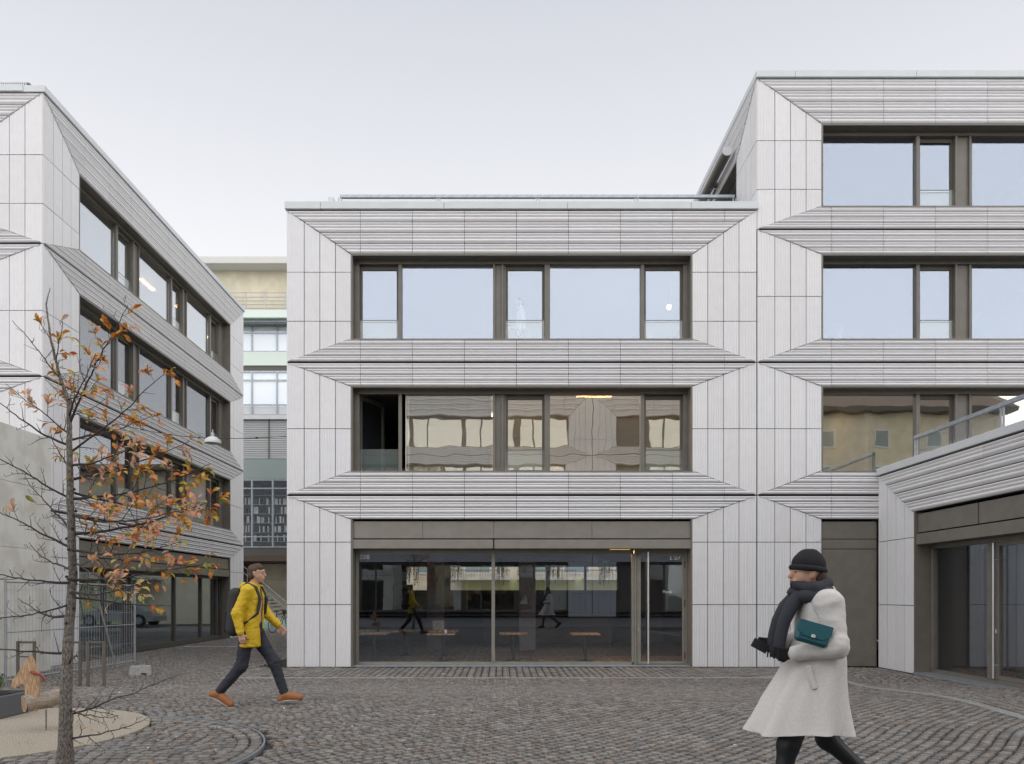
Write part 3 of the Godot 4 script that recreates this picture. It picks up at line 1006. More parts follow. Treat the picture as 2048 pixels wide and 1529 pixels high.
func build_left() -> void:
	var b := thing("office_building", "four-storey office block on the left, seen at a slant behind the young tree", "building")
	var yl := -0.336
	var fx := Transform3D(LEFT_AXES, Vector3(-11.016, yl, -18))
	var W := 14.0
	storey(fx, W, 0.0, 0.0, 3.552, 4.128, [1.5, 3.0], true, true, 1.782, null, [false, true])
	storey(fx, W, 4.128, 4.716, 6.744, 7.32, [5.724], true, true, 1.782)
	storey(fx, W, 7.32, 7.884, 9.912, 10.512, [8.9], true, true, 1.782)
	storey(fx, W, 10.512, 11.07, 13.04, 14.136, [11.47, 12.64], true, true, 1.782)
	var gx := Transform3D(Basis(), Vector3(-15.016, yl, -18))
	storey(gx, 4.0, 0.0, 0.0, 3.552, 4.128, [1.5, 3.0], false, true, 0.4, null, [false, true])
	storey(gx, 4.0, 4.128, 4.716, 6.744, 7.32, [5.724], false, true, 0.4)
	storey(gx, 4.0, 7.32, 7.884, 9.912, 10.512, [8.9], false, true, 0.4)
	storey(gx, 4.0, 10.512, 11.07, 13.04, 14.136, [11.47, 12.64], false, true, 0.4)
	lay_tiles(b)
	var holes := [[0.0, 3.552], [4.716, 6.744], [7.884, 9.912], [11.07, 13.04]]
	backing(b, fx, W, 0.0, 14.136, 1.552, 12.448, holes)
	backing(b, gx, 3.67, 0.0, 14.136, 3.6, 3.66, [])
	coping(b, fx, W, 14.138, 14.3, 2.9, 1.9, 0.06, 0.47)
	coping(b, gx, 3.52, 14.138, 14.3, 2.9, 0.9, 0.06, 0.4)
	var lay := [["fixed", 1.62, 3.98], ["tilt", 4.08, 4.98], ["fixed", 5.43, 7.62], ["tilt", 7.72, 8.56], ["fixed", 8.96, 11.03], ["tilt", 11.15, 12.0]]
	ribbon(b, fx, 1.552, 12.448, 11.07, 13.04, lay, 0.32, "glass_side", {2: 0.45})
	ribbon(b, fx, 1.552, 12.448, 7.884, 9.912, lay, 0.32, "glass_low", {0: 0.75})
	ribbon(b, fx, 1.552, 12.448, 4.716, 6.744, lay, 0.32, "glass_low", {0: 0.5, 4: 0.9})
	for k in 3:
		room(b, fx, 0.6, 13.4, [4.45, 7.62, 10.8][k], [6.95, 10.12, 13.25][k], 5.5, M.room_grey, M.floor_wood)
	bulb(b, Vector3(-12.5, 12.72, -26.5), Vector3(0.12, 0.05, 1.0), true, 0.6)
	bulb(b, Vector3(-12.3, 12.72, -28.6), Vector3(0.12, 0.05, 0.4), true, 0.3)
	# shop level
	var P := func(u0: float, u1: float, v0: float, v1: float, z0: float, z1: float, ch := 0.0) -> MB:
		var m := MB.new()
		m.xf = fx
		m.box(Vector3(u0, v0, z0), Vector3(u1, v1, z1), ch)
		return m
	for u in [[1.58, 5.3], [5.306, 8.9], [8.906, 12.42]]:
		part("fascia_panel", P.call(u[0], u[1], 3.095, 3.505, -0.33, -0.06, 0.004), M.bronze, b)
		part("fascia_panel", P.call(u[0], u[1], 2.8, 3.065, -0.32, -0.025, 0.004), M.bronze, b)
	part("fascia_gap", P.call(1.56, 12.44, 2.85, 3.55, -0.36, -0.331), M.gasket, b)
	part("window_lining", P.call(12.40, 12.46, 0.0, 3.55, -0.5, 0.0), M.bronze, b)
	var F := MB.new()
	F.xf = fx
	F.box(Vector3(1.56, 2.7, -0.46), Vector3(12.4, 2.799, -0.36))
	F.box(Vector3(1.56, 0.0, -0.46), Vector3(12.4, 0.46, -0.36))
	var us := [1.56, 3.5, 4.7, 5.0, 8.1, 10.4, 11.95, 12.4]
	for u in us:
		F.box(Vector3(u - 0.05, 0.461, -0.46), Vector3(u + 0.05, 2.699, -0.34))
	var shop := part("shop_window", F, M.bronze_dark, b)
	for i in us.size() - 1:
		part("pane", P.call(us[i] + 0.051, us[i + 1] - 0.051, 0.461, 2.699, -0.41, -0.4), M.glass_far, shop)
	room(b, fx, 1.2, 13.2, 0.34, 3.0, 5.0, M.room_grey, M.street, -0.5)
	var s := MB.new()
	s.box(Vector3(-17, yl, -32.0), Vector3(-11.3, 13.8, -31.7))
	s.box(Vector3(-17, yl, -31.7), Vector3(-16.7, 13.8, -18.3))
	s.box(Vector3(-16.7, yl, -18.4), Vector3(-11.36, 13.8, -18.04))
	part("side_wall", s, M.plaster_white, b)
	part("roof", boxed(Vector3(-16.9, 13.55, -31.9), Vector3(-11.1, 13.75, -18.4)), M.street, b)
	spikes(b, Vector3(-12.6, yl + 14.3, -18.0), Vector3(-11.0, yl + 14.3, -18.0))
	spikes(b, Vector3(-11.0, yl + 14.3, -18.0), Vector3(-11.0, yl + 14.3, -31.9))
	var g := thing("roof_grille", "grey louvred ventilation box on the left building's roof edge", "vent", Vector3(-12.62, 13.93, -18.45))
	part("housing", boxed(Vector3(-2.0, 0.0, -1.0), Vector3(0.98, 0.40, 0.0)), M.bronze_dark, g)
	part("cover", boxed(Vector3(-2.0, 0.401, -1.0), Vector3(1.0, 0.43, 0.02)), M.coping, g)
	for i in 30:
		part("slat", boxed(Vector3(-0.6 + i * 0.052, 0.0, 0.001), Vector3(-0.575 + i * 0.052, 0.40, 0.02)), M.coping, g)

func build_wing() -> void:
	var b := thing("shop_wing", "low single-storey wing at the right edge with bronze fascia and glass doors", "building")
	var fx := Transform3D(RIGHT_AXES, Vector3(9.05, 0, -18))
	var W := 10.0
	storey(fx, W, 0.0, 0.0, 3.552, 4.59, [1.5, 3.0], true, false, 2.7, null, [false, true])
	lay_tiles(b)
	backing(b, fx, W, 0.0, 4.59, 1.552, W - 0.02, [[0.0, 3.552]])
	coping(b, fx, W, 4.592, 4.75, 2.9, 3.3)
	var P := func(u0: float, u1: float, v0: float, v1: float, z0: float, z1: float, ch := 0.0) -> MB:
		var m := MB.new()
		m.xf = fx
		m.box(Vector3(u0, v0, z0), Vector3(u1, v1, z1), ch)
		return m
	var u := 1.56
	while u < 9.9:
		part("fascia_panel", P.call(u + 0.04, minf(u + 2.1, 9.95), 3.095, 3.5, -0.33, -0.06, 0.004), M.bronze, b)
		u += 2.1
	part("fascia_panel", P.call(1.6, 9.95, 2.83, 3.065, -0.32, -0.025, 0.004), M.bronze, b)
	part("fascia_gap", P.call(1.56, 9.95, 2.86, 3.55, -0.36, -0.331), M.gasket, b)
	part("window_lining", P.call(1.545, 1.59, 0.0, 3.55, -0.5, 0.0), M.bronze, b)
	part("threshold", P.call(1.6, 9.95, 0.0, 0.04, -0.45, 0.06, 0.005), M.steel, b)
	var F := MB.new()
	F.xf = fx
	F.box(Vector3(1.6, 2.74, -0.46), Vector3(9.95, 2.829, -0.36))
	F.box(Vector3(1.6, 0.041, -0.46), Vector3(9.95, 0.12, -0.36))
	for p in [[1.6, 1.68], [3.5, 3.68], [5.3, 5.45], [9.8, 9.95]]:
		F.box(Vector3(p[0], 0.121, -0.46), Vector3(p[1], 2.739, -0.34), 0.006)
	var shop := part("shop_window", F, M.bronze, b)
	for p in [[1.68, 3.5], [5.45, 9.8]]:
		part("pane", P.call(p[0], p[1], 0.121, 2.739, -0.42, -0.408), M.glass_cafe, shop)
	var D := MB.new()
	D.xf = fx
	D.box(Vector3(3.685, 0.122, -0.45), Vector3(3.80, 2.738, -0.37), 0.006)
	D.box(Vector3(5.2, 0.122, -0.45), Vector3(5.295, 2.738, -0.37), 0.006)
	D.box(Vector3(3.801, 2.66, -0.449), Vector3(5.199, 2.737, -0.371))
	D.box(Vector3(3.801, 0.123, -0.449), Vector3(5.199, 0.2, -0.371))
	var door := part("glass_door", D, M.bronze, b)
	part("pane", P.call(3.801, 5.199, 0.2, 2.66, -0.42, -0.41), M.glass_cafe, door)
	var H := MB.new()
	H.xf = fx
	H.bar(Vector3(3.78, 0.15, -0.28), Vector3(3.78, 2.72, -0.28), 0.018, 12)
	H.bar(Vector3(3.78, 0.4, -0.28), Vector3(3.78, 0.4, -0.37), 0.01)
	H.bar(Vector3(3.78, 2.4, -0.28), Vector3(3.78, 2.4, -0.37), 0.01)
	part("handle", H, M.steel_bright, door)
	part("lock", P.call(3.715, 3.745, 1.0, 1.08, -0.37, -0.36), M.steel_bright, door)
	room(b, fx, 1.0, 9.9, 0.04, 3.0, 6.0, M.cafe_wall, M.floor_wood, -0.5)
	bulb(b, Vector3(11.2, 2.9, -14.2), Vector3(0.5, 0.06, 0.1), true, 0.25)  # out of view, lights the room behind the wing glazing
	part("interior_column", boxed(Vector3(10.5, 0.04, -15.3), Vector3(10.8, 3.0, -15.0)), M.bronze_dark, b)
	var s := MB.new()
	s.box(Vector3(9.07, 0, -8.32), Vector3(15.5, 4.55, -8.02))
	s.box(Vector3(15.2, 0, -17.9), Vector3(15.5, 4.55, -8.33))
	part("side_wall", s, M.plaster_white, b)
	part("roof", boxed(Vector3(9.1, 4.35, -17.95), Vector3(15.4, 4.56, -8.1)), M.street, b)
	spikes(b, Vector3(9.05, 4.75, -17.9), Vector3(9.05, 4.75, -9.0))
	var t := thing("terrace_railing", "grey steel railing with wire mesh on the low wing's roof", "railing", Vector3(9.6, 4.56, -17.4))
	part("rail", boxed(Vector3(-0.04, 0.78, 0.0), Vector3(0.04, 0.86, 9.0), 0.006), M.steel, t)
	for z in [0.04, 3.03, 6.02, 8.96]:
		part("post", boxed(Vector3(-0.012, 0, z - 0.06), Vector3(0.012, 0.78, z - 0.025)), M.steel, t)
		part("post", boxed(Vector3(-0.012, 0, z + 0.025), Vector3(0.012, 0.78, z + 0.06)), M.steel, t)
	wire_net(t, Vector3(0, 0.05, 0.1), Vector3(0, 0.77, 8.9), 0.075)

# ---------------------------------------------------------------- buildings behind, and those behind the camera that the windows mirror
func build_background() -> void:
	var b := thing("glass_office_building", "tall building closing the alley, cream wall above bands of pale glass and grey blinds", "building", Vector3(0, -0.193, -40))
	b.scale = Vector3.ONE * 1.111
	var x0 := -18.0
	var x1 := -8.0
	var wall := func(y0: float, y1: float, m: Material, z0 := -0.4, z1 := 0.0) -> void:
		part("wall", boxed(Vector3(x0, y0, z0), Vector3(x1, y1, z1)), m, b)
	part("roof", boxed(Vector3(x0 - 1, 17.46, -9.0), Vector3(x1 + 1, 17.80, 0.45), 0.02), M.plaster_white, b)
	wall.call(15.3, 17.46, M.cream, -0.8, -0.4)
	part("terrace_floor", boxed(Vector3(x0, 15.1, -1.6), Vector3(x1, 15.3, 0.1)), M.concrete, b)
	part("roof_window", boxed(Vector3(-15.3, 15.6, -0.41), Vector3(-14.4, 17.40, -0.35)), M.bronze_dark, b)
	var r := thing("terrace_railing", "thin horizontal bar railing high on the building at the alley's end", "railing", Vector3(0, 16.81, -40.05))
	r.scale = Vector3.ONE * 1.111
	for y in [0.2, 0.38, 0.56, 0.74, 0.95]:
		var m := MB.new()
		m.bar(Vector3(x0, y, 0), Vector3(x1, y, 0), 0.015)
		part("bar", m, M.steel, r)
	for x in [-15.0, -13.4, -12.3, -11.35, -10.4, -9.4, -8.0]:
		part("post", boxed(Vector3(x - 0.02, 0, -0.02), Vector3(x + 0.02, 0.98, 0.02)), M.steel, r)
	part("canopy", boxed(Vector3(x0, 14.72, -0.1), Vector3(x1, 15.08, 0.9)), M.spandrel_green, b)
	part("canopy_rail", boxed(Vector3(x0, 14.62, 0.5), Vector3(x1, 14.70, 0.62)), M.steel, b)
	# bands: [bottom, top, kind]
	var bands := [[13.4, 14.72, "glass"], [12.75, 13.4, "green"], [12.5, 12.74, "dark"], [10.35, 12.5, "glass"], [10.15, 10.34, "sill"], [8.25, 10.15, "louvre"], [7.3, 8.25, "grey"], [4.0, 7.3, "shelf"], [3.6, 4.0, "dark"]]
	for k in bands:
		var y0: float = k[0]
		var y1: float = k[1]
		match k[2]:
			"green": wall.call(y0, y1, M.spandrel_green)
			"grey": wall.call(y0, y1, M.spandrel_grey)
			"dark": wall.call(y0, y1, M.bronze_dark, -0.4, -0.05)
			"sill": wall.call(y0, y1, M.coping, -0.4, 0.1)
			"glass", "shelf":
				var F := MB.new()
				F.box(Vector3(x0, y1 - 0.08, -0.15), Vector3(x1, y1, -0.02))
				F.box(Vector3(x0, y0, -0.15), Vector3(x1, y0 + 0.06, -0.02))
				var ty: float = y1 - 0.45 if y1 - y0 > 1.5 else y1 - 0.4
				F.box(Vector3(x0, ty - 0.03, -0.14), Vector3(x1, ty + 0.03, -0.03))
				if y1 - y0 > 1.8:
					F.box(Vector3(x0, y0 + 0.5, -0.14), Vector3(x1, y0 + 0.55, -0.03))
				var x := x0
				while x <= x1:
					F.box(Vector3(x - 0.04, y0 + 0.061, -0.15), Vector3(x + 0.04, y1 - 0.081, -0.019))
					x += 1.0 if k[2] == "shelf" else 1.2
				var w := part("window", F, M.steel, b)
				x = x0
				while x < x1 - 0.5:
					var wx := 1.0 if k[2] == "shelf" else 1.2
					part("pane", boxed(Vector3(x + 0.041, y0 + 0.061, -0.05), Vector3(minf(x + wx, x1) - 0.041, y1 - 0.081, -0.04)), M.glass_cafe, w)
					x += wx
				if k[2] == "glass":
					part("blind_and_mirrored_sky", boxed(Vector3(x0, y0 + 0.05, -0.14), Vector3(x1, y1 - 0.05, -0.1)), M.blind_white, b)  # white blind close behind the panes, also stands in for mirrored sky
			"louvre":
				var m := MB.new()
				var y := y0 + 0.04
				while y < y1:
					m.box(Vector3(x0, y, -0.1), Vector3(x1, y + 0.062, -0.06))
					y += 0.088
				stuff(part("louvre_blind", m, M.blind, b))
				wall.call(y0, y1, M.bronze_dark, -0.5, -0.3)
				part("guide_rail", boxed(Vector3(-11.2, y0 - 0.15, -0.05), Vector3(-11.16, y1, -0.01)), M.bronze_dark, b)
	# shelves with files behind the lower window
	var back := boxed(Vector3(x0, 3.6, -3.2), Vector3(x1, 7.6, -3.0))
	part("interior_wall", back, M.room_dark, b)
	part("interior_floor", boxed(Vector3(x0, 3.4, -3.0), Vector3(x1, 3.6, -0.2)), M.room_dark, b)
	part("interior_ceiling", boxed(Vector3(x0, 7.45, -3.0), Vector3(x1, 7.6, -0.3)), M.room_dark, b)
	var shelf := MB.new()
	for y in [4.35, 4.8, 5.25, 5.7, 6.15, 6.6]:
		shelf.box(Vector3(-14, y - 0.03, -1.0), Vector3(-9.5, y, -0.6))
	part("shelf", shelf, M.room_grey, b)
	var files := [MB.new(), MB.new()]
	for y in [4.35, 4.8, 5.25, 5.7, 6.15]:
		var x := -13.8
		while x < -9.6:
			var wd := rng.randf_range(0.05, 0.09)
			if rng.randf() < 0.84:
				files[0 if rng.randf() < 0.35 else 1].box(Vector3(x, y + 0.001, -0.9), Vector3(x + wd - 0.012, y + rng.randf_range(0.26, 0.34), -0.62))
			x += wd
	stuff(part("white_files", files[0], M.binder, b))
	stuff(part("dark_files", files[1], M.binder_dark, b))
	# open stair hall below
	part("stair_wall", boxed(Vector3(x0, 0, -4.2), Vector3(x1, 3.5, -4.0)), M.brown_wall, b)
	part("soffit", boxed(Vector3(x0, 3.35, -4.0), Vector3(x1, 3.59, -0.02)), M.brown_wall, b)
	for s in [0, 1]:
		for i in 14:
			var xx := -10.2 - i * 0.2
			var yy := 0.12 + i * 0.17
			part("stair_step", boxed(Vector3(xx - 0.22, yy - 0.05, -1.6 - s * 1.2), Vector3(xx, yy, -0.5 - s * 1.2)), M.plaster_white if s == 0 else M.room_grey, b)
	var hr := MB.new()
	hr.bar(Vector3(-10.1, 1.05, -0.45), Vector3(-13.0, 3.5, -0.45), 0.03)
	hr.bar(Vector3(-10.1, 0.75, -0.45), Vector3(-13.0, 3.2, -0.45), 0.02)
	for i in 8:
		hr.bar(Vector3(-10.2 - i * 0.36, 0.15 + i * 0.305, -0.45), Vector3(-10.2 - i * 0.36, 1.13 + i * 0.305, -0.45), 0.015)
	part("handrail", hr, M.steel, b)
	part("glass_front", boxed(Vector3(-11.9, 0.05, -0.1), Vector3(-9.2, 0.62, -0.08)), M.glass_green, b)
	part("low_rail", boxed(Vector3(-11.9, 0.63, -0.12), Vector3(-9.2, 0.68, -0.06)), M.steel, b)
	for x in [-11.85, -11.1, -10.3, -9.5]:
		part("rail_post", boxed(Vector3(x - 0.02, 0.0, -0.06), Vector3(x + 0.02, 0.64, -0.02)), M.steel, b)
	# the rest of the body
	part("wall", boxed(Vector3(x0, 0, -9.0), Vector3(x1, 17.45, -8.7)), M.cream, b)
	part("wall", boxed(Vector3(x0 - 0.3, 0, -9.0), Vector3(x0, 17.45, 0)), M.cream, b)
	part("wall", boxed(Vector3(x1, 0, -9.0), Vector3(x1 + 0.3, 17.45, 0)), M.cream, b)

	# lime and cream housing seen through the cafe
	var h := thing("balcony_house", "cream and lime housing block with balconies, seen through the cafe's rear window", "house", Vector3(0, 0, -44))
	part("wall", boxed(Vector3(-14, 2.62, -6), Vector3(14, 9.0, 0)), M.cream, h)
	part("wall", boxed(Vector3(-2.2, 0, -6), Vector3(14, 2.62, 0.05)), M.lime, h)
	part("wall", boxed(Vector3(-14, 0, -6), Vector3(-2.21, 2.61, 0.02)), M.cream, h)
	part("roof", boxed(Vector3(-14.4, 9.0, -6.4), Vector3(14.4, 9.3, 0.6)), M.roof_red, h)
	for x in [-11.0, -8.0, -5.0, -2.2, 1.1, 3.6, 6.6, 9.6]:
		var w := part("window", boxed(Vector3(x, 2.95, 0.0), Vector3(x + 1.6, 4.5, 0.06)), M.shirt_white, h)
		part("pane", boxed(Vector3(x + 0.1, 3.05, 0.061), Vector3(x + 1.5, 4.4, 0.07)), M.spandrel_grey, w)
	for x in [-1.4, 2.4, 6.2]:
		var bl := part("balcony", boxed(Vector3(x - 1.5, 2.58, 0.06), Vector3(x + 1.9, 2.72, 1.2)), M.concrete, h)
		var m := MB.new()
		var k := 0.0
		while k <= 3.4:
			m.box(Vector3(x - 1.5 + k, 2.72, 1.15), Vector3(x - 1.48 + k, 3.12, 1.17))
			k += 0.09
		m.box(Vector3(x - 1.5, 3.12, 1.13), Vector3(x + 1.9, 3.16, 1.19))
		stuff(part("balusters", m, M.bronze_dark, bl))

func build_opposite() -> void:
	var spec := [[5.9, 17.0, "long office block behind the camera, mirrored in the first-floor windows"], [17.92, 12.0, "second tiled office block behind the camera, mirrored beside the first"]]
	for s in spec:
		var b := thing("office_building", s[2], "building")
		var fx := Transform3D(Basis(Vector3(-1, 0, 0), Vector3(0, 1, 0), Vector3(0, 0, -1)), Vector3(s[0], 0.3, 12.0))
		var W: float = s[1]
		var m := MB.new()
		for st in [[0.0, 0.0, 3.552, 4.128], [4.128, 4.716, 6.744, 7.32], [7.32, 7.884, 9.912, 10.512], [10.512, 11.07, 13.04, 14.5]]:
			storey(fx, W, st[0], st[1], st[2], st[3], [1.5, 3.0, 5.724, 8.9, 11.47], true, true, 1.782, m, [st[0] > 0.0, true])
		stuff(part("facade_tiles", m, M.glazed_tile_0, b))
		backing(b, fx, W, 0.0, 14.5, 1.552, W - 1.552, [[0.0, 3.552], [4.716, 6.744], [7.884, 9.912], [11.07, 13.04]])
		coping(b, fx, W, 14.502, 14.7, 2.9, 1.0)
		var lay := []
		var u := 1.64
		while u + 3.3 < W - 1.6:
			lay.append(["fixed", u, u + 2.1])
			lay.append(["fixed", u + 2.2, u + 3.1])
			u += 3.45
		for o in [[0.35, 3.5], [4.716, 6.744], [7.884, 9.912], [11.07, 13.04]]:
			ribbon(b, fx, 1.552, W - 1.552, o[0], o[1], lay, 0.32, "glass_mid")
			room(b, fx, 0.6, W - 0.6, o[0] - 0.2, o[1] + 0.2, 4.0, M.room_grey, M.street)
		var sd := MB.new()
		sd.xf = fx
		sd.box(Vector3(0, 0, -7), Vector3(0.3, 14.4, -0.34))
		sd.box(Vector3(W - 0.3, 0, -7), Vector3(W, 14.4, -0.34))
		sd.box(Vector3(0.3, 0, -7), Vector3(W - 0.3, 14.4, -6.7))
		part("side_wall", sd, M.plaster_white, b)
		var rf := MB.new()
		rf.xf = fx
		rf.box(Vector3(0.1, 14.2, -6.9), Vector3(W - 0.1, 14.4, -0.2))
		part("roof", rf, M.street, b)
	var h := thing("cream_house", "cream rendered house with a dark eave, mirrored in the tall block's first-floor window", "house", Vector3(18.6, 0.3, 12.0))
	part("wall", boxed(Vector3(0, 0, 0), Vector3(14, 13.2, 8)), M.cream, h)
	part("eave", boxed(Vector3(-0.5, 13.2, -0.7), Vector3(14.5, 13.5, 8.5)), M.bronze_dark, h)
	var rp := MB.new()
	rp.prism(PackedVector2Array([Vector2(-0.7, 13.5), Vector2(8.5, 13.5), Vector2(3.9, 16.6)]), -0.5, 14.5)
	put("roof", rp.mesh(), M.roof_red, h, Transform3D(Basis(Vector3(0, 0, 1), Vector3(0, 1, 0), Vector3(-1, 0, 0)), Vector3(14.0, 0, 0)))
	for x in [2.0, 5.5, 9.0]:
		for y in [1.5, 5.0, 8.6, 11.0]:
			var w := part("window", boxed(Vector3(x, y, -0.05), Vector3(x + 1.1, y + 1.2, 0.0)), M.shirt_white, h)
			part("pane", boxed(Vector3(x + 0.1, y + 0.1, -0.06), Vector3(x + 1.0, y + 1.1, -0.051)), M.spandrel_grey, w)

func build_concrete_wall() -> void:
	var w := thing("concrete_wall", "high stained concrete wall at the left edge behind the mesh fence", "wall", Vector3(-10.47, 0, -17.42))
	# cast in lifts and bays with fine joints
	var ys := [-0.1, 1.35, 2.75, 4.15, 5.36]
	var zs := [0.0, 0.95, 2.4, 3.85, 5.3, 6.75]
	for i in ys.size() - 1:
		for j in zs.size() - 1:
			part("concrete_panel", boxed(Vector3(-0.3, ys[i] + 0.003, zs[j] + 0.003), Vector3(rng.randf_range(-0.004, 0.004), ys[i + 1] - 0.003, zs[j + 1] - 0.003), 0.008), M.concrete, w)
	part("core", boxed(Vector3(-0.28, -0.1, 0.02), Vector3(-0.02, 5.34, 6.7)), M.concrete, w)

# ---------------------------------------------------------------- the yard
func sheet(x0: float, x1: float, d0: float, d1: float, low: float, step: float) -> MB:
	var m := MB.new()
	var d := d0
	while d < d1 - 0.001:
		var e := minf(d + step, d1)
		var a := ground(d) - low
		var b := ground(e) - low
		m.quad(Vector3(x0, a, -d), Vector3(x1, a, -d), Vector3(x1, b, -e), Vector3(x0, b, -e), Vector3(0, 1, (a - b) / maxf(e - d, 0.01)).normalized())
		d = e
	return m

func build_ground() -> void:
	var g := MB.new()
	g.add(sheet(-250, 250, -90, 9.6, 0.07, 200.0), Transform3D())
	g.add(sheet(-250, 250, 9.6, 15.2, 0.07, 0.4), Transform3D())
	g.add(sheet(-250, 250, 15.2, 400, 0.07, 500.0), Transform3D())
	var o := part("ground", g, M.street, self)
	o.set_meta("kind", "structure")

func stone_mb(sd: int) -> MB:
	var r := RandomNumberGenerator.new()
	r.seed = sd
	var m := MB.new()
	var top := []
	var rim := []
	var low := []
	for k in 8:
		# a worn square block: eight points round, corners cut
		var c: Vector2 = [Vector2(-0.5, -0.3), Vector2(-0.3, -0.5), Vector2(0.3, -0.5), Vector2(0.5, -0.3), Vector2(0.5, 0.3), Vector2(0.3, 0.5), Vector2(-0.3, 0.5), Vector2(-0.5, 0.3)][k]
		c *= 1.0 + r.randf_range(-0.05, 0.03)
		top.append(Vector3(c.x * 0.86, r.randf_range(-0.001, 0.002), c.y * 0.86))
		rim.append(Vector3(c.x, -0.009, c.y))
		low.append(Vector3(c.x, -0.05, c.y))
	var mid := Vector3(0, 0.003, 0)
	for k in 8:
		var j := (k + 1) % 8
		var nk := Vector3(top[k].x * 0.25, 1, top[k].z * 0.25).normalized()
		var nj := Vector3(top[j].x * 0.25, 1, top[j].z * 0.25).normalized()
		m.tri(mid, top[k], top[j], Vector3.UP, nk, nj)
		var rk := Vector3(rim[k].x, 0.4, rim[k].z).normalized()
		var rj := Vector3(rim[j].x, 0.4, rim[j].z).normalized()
		m.quad4(top[k], top[j], rim[j], rim[k], nk, nj, rj, rk)
		m.quad4(rim[k], rim[j], low[j], low[k], rk, rj, rj, rk)
	return m

const STONE_TINTS := [[0.25, 0.24, 0.23], [0.285, 0.27, 0.25], [0.205, 0.194, 0.182], [0.27, 0.23, 0.2], [0.32, 0.31, 0.295], [0.235, 0.24, 0.245]]

# stones: [x, d, angle, length, width, tint number]. The nearest in view become parts, the rest one mass.
func lay_stones(owner_node: Node3D, stones: Array, singles: int, called: String) -> void:
	var view := []
	for i in stones.size():
		var s: Array = stones[i]
		var sx: float = s[0] / s[1]
		if s[1] > 6.3 and sx > -0.68 and sx < 0.7:
			view.append([s[1], i])
	view.sort_custom(func(a, b): return a[0] < b[0])
	var single := {}
	for i in mini(singles, view.size()):
		single[view[i][1]] = true
	var meshes := [stone_mb(1).mesh(), stone_mb(2).mesh(), stone_mb(3).mesh()]
	var mm := MultiMesh.new()
	mm.transform_format = MultiMesh.TRANSFORM_3D
	mm.use_colors = true
	mm.mesh = stone_mb(4).mesh()
	mm.instance_count = stones.size() - single.size()
	var at := 0
	for i in stones.size():
		var s: Array = stones[i]
		var d: float = s[1]
		var slope := (ground(d + 0.05) - ground(d - 0.05)) / 0.1
		var b := Basis(Vector3.UP, s[2]) * Basis.from_scale(Vector3(s[3], 1.0, s[4]))
		b = Basis(Vector3.RIGHT, atan(slope) + rng.randf_range(-0.03, 0.03)) * Basis(Vector3.BACK, rng.randf_range(-0.035, 0.035)) * b
		var t := Transform3D(b, Vector3(s[0], ground(d) + rng.randf_range(-0.005, 0.004), -d))
		if single.has(i):
			put(called, meshes[i % 3], M["stone_%d" % s[5]], owner_node, t)
		else:
			mm.set_instance_transform(at, t)
			var c: Array = STONE_TINTS[s[5]]
			var k := rng.randf_range(0.8, 1.2)
			mm.set_instance_color(at, Color(c[0] * k, c[1] * k, c[2] * k))
			at += 1
	var o := MultiMeshInstance3D.new()
	o.name = "distant_" + called + "s"
	o.multimesh = mm
	o.material_override = M.stone
	owner_node.add_child(o, true)
	stuff(o)

func gutter_x(d: float) -> float:
	return 6.95 - (15.7 - d) * 0.13

const PLAY := Vector2(-5.5, 7.85)
const PLAY_R := 1.65
const RING := Vector2(-4.35, 6.75)
const RING_R := 2.1

func in_play(x: float, d: float, more := 0.0) -> bool:
	return (Vector2(x, d) - PLAY).length() < PLAY_R + more if x > PLAY.x else absf(d - PLAY.y) < PLAY_R + more

var patch_noise := FastNoiseLite.new()
func in_ring(x: float, d: float) -> bool:
	return (Vector2(x, d) - RING).length() < RING_R and not in_play(x, d)

func tint_of(x: float, d: float) -> int:
	# stones of one batch lie together: patches of brown, red and blue-grey
	var k := clampf(rng.randf() * 0.62 + (patch_noise.get_noise_2d(x, d) + 0.5) * 0.4, 0.0, 0.999)
	return 0 if k < 0.3 else 1 if k < 0.52 else 2 if k < 0.68 else 3 if k < 0.84 else 4 if k < 0.91 else 5

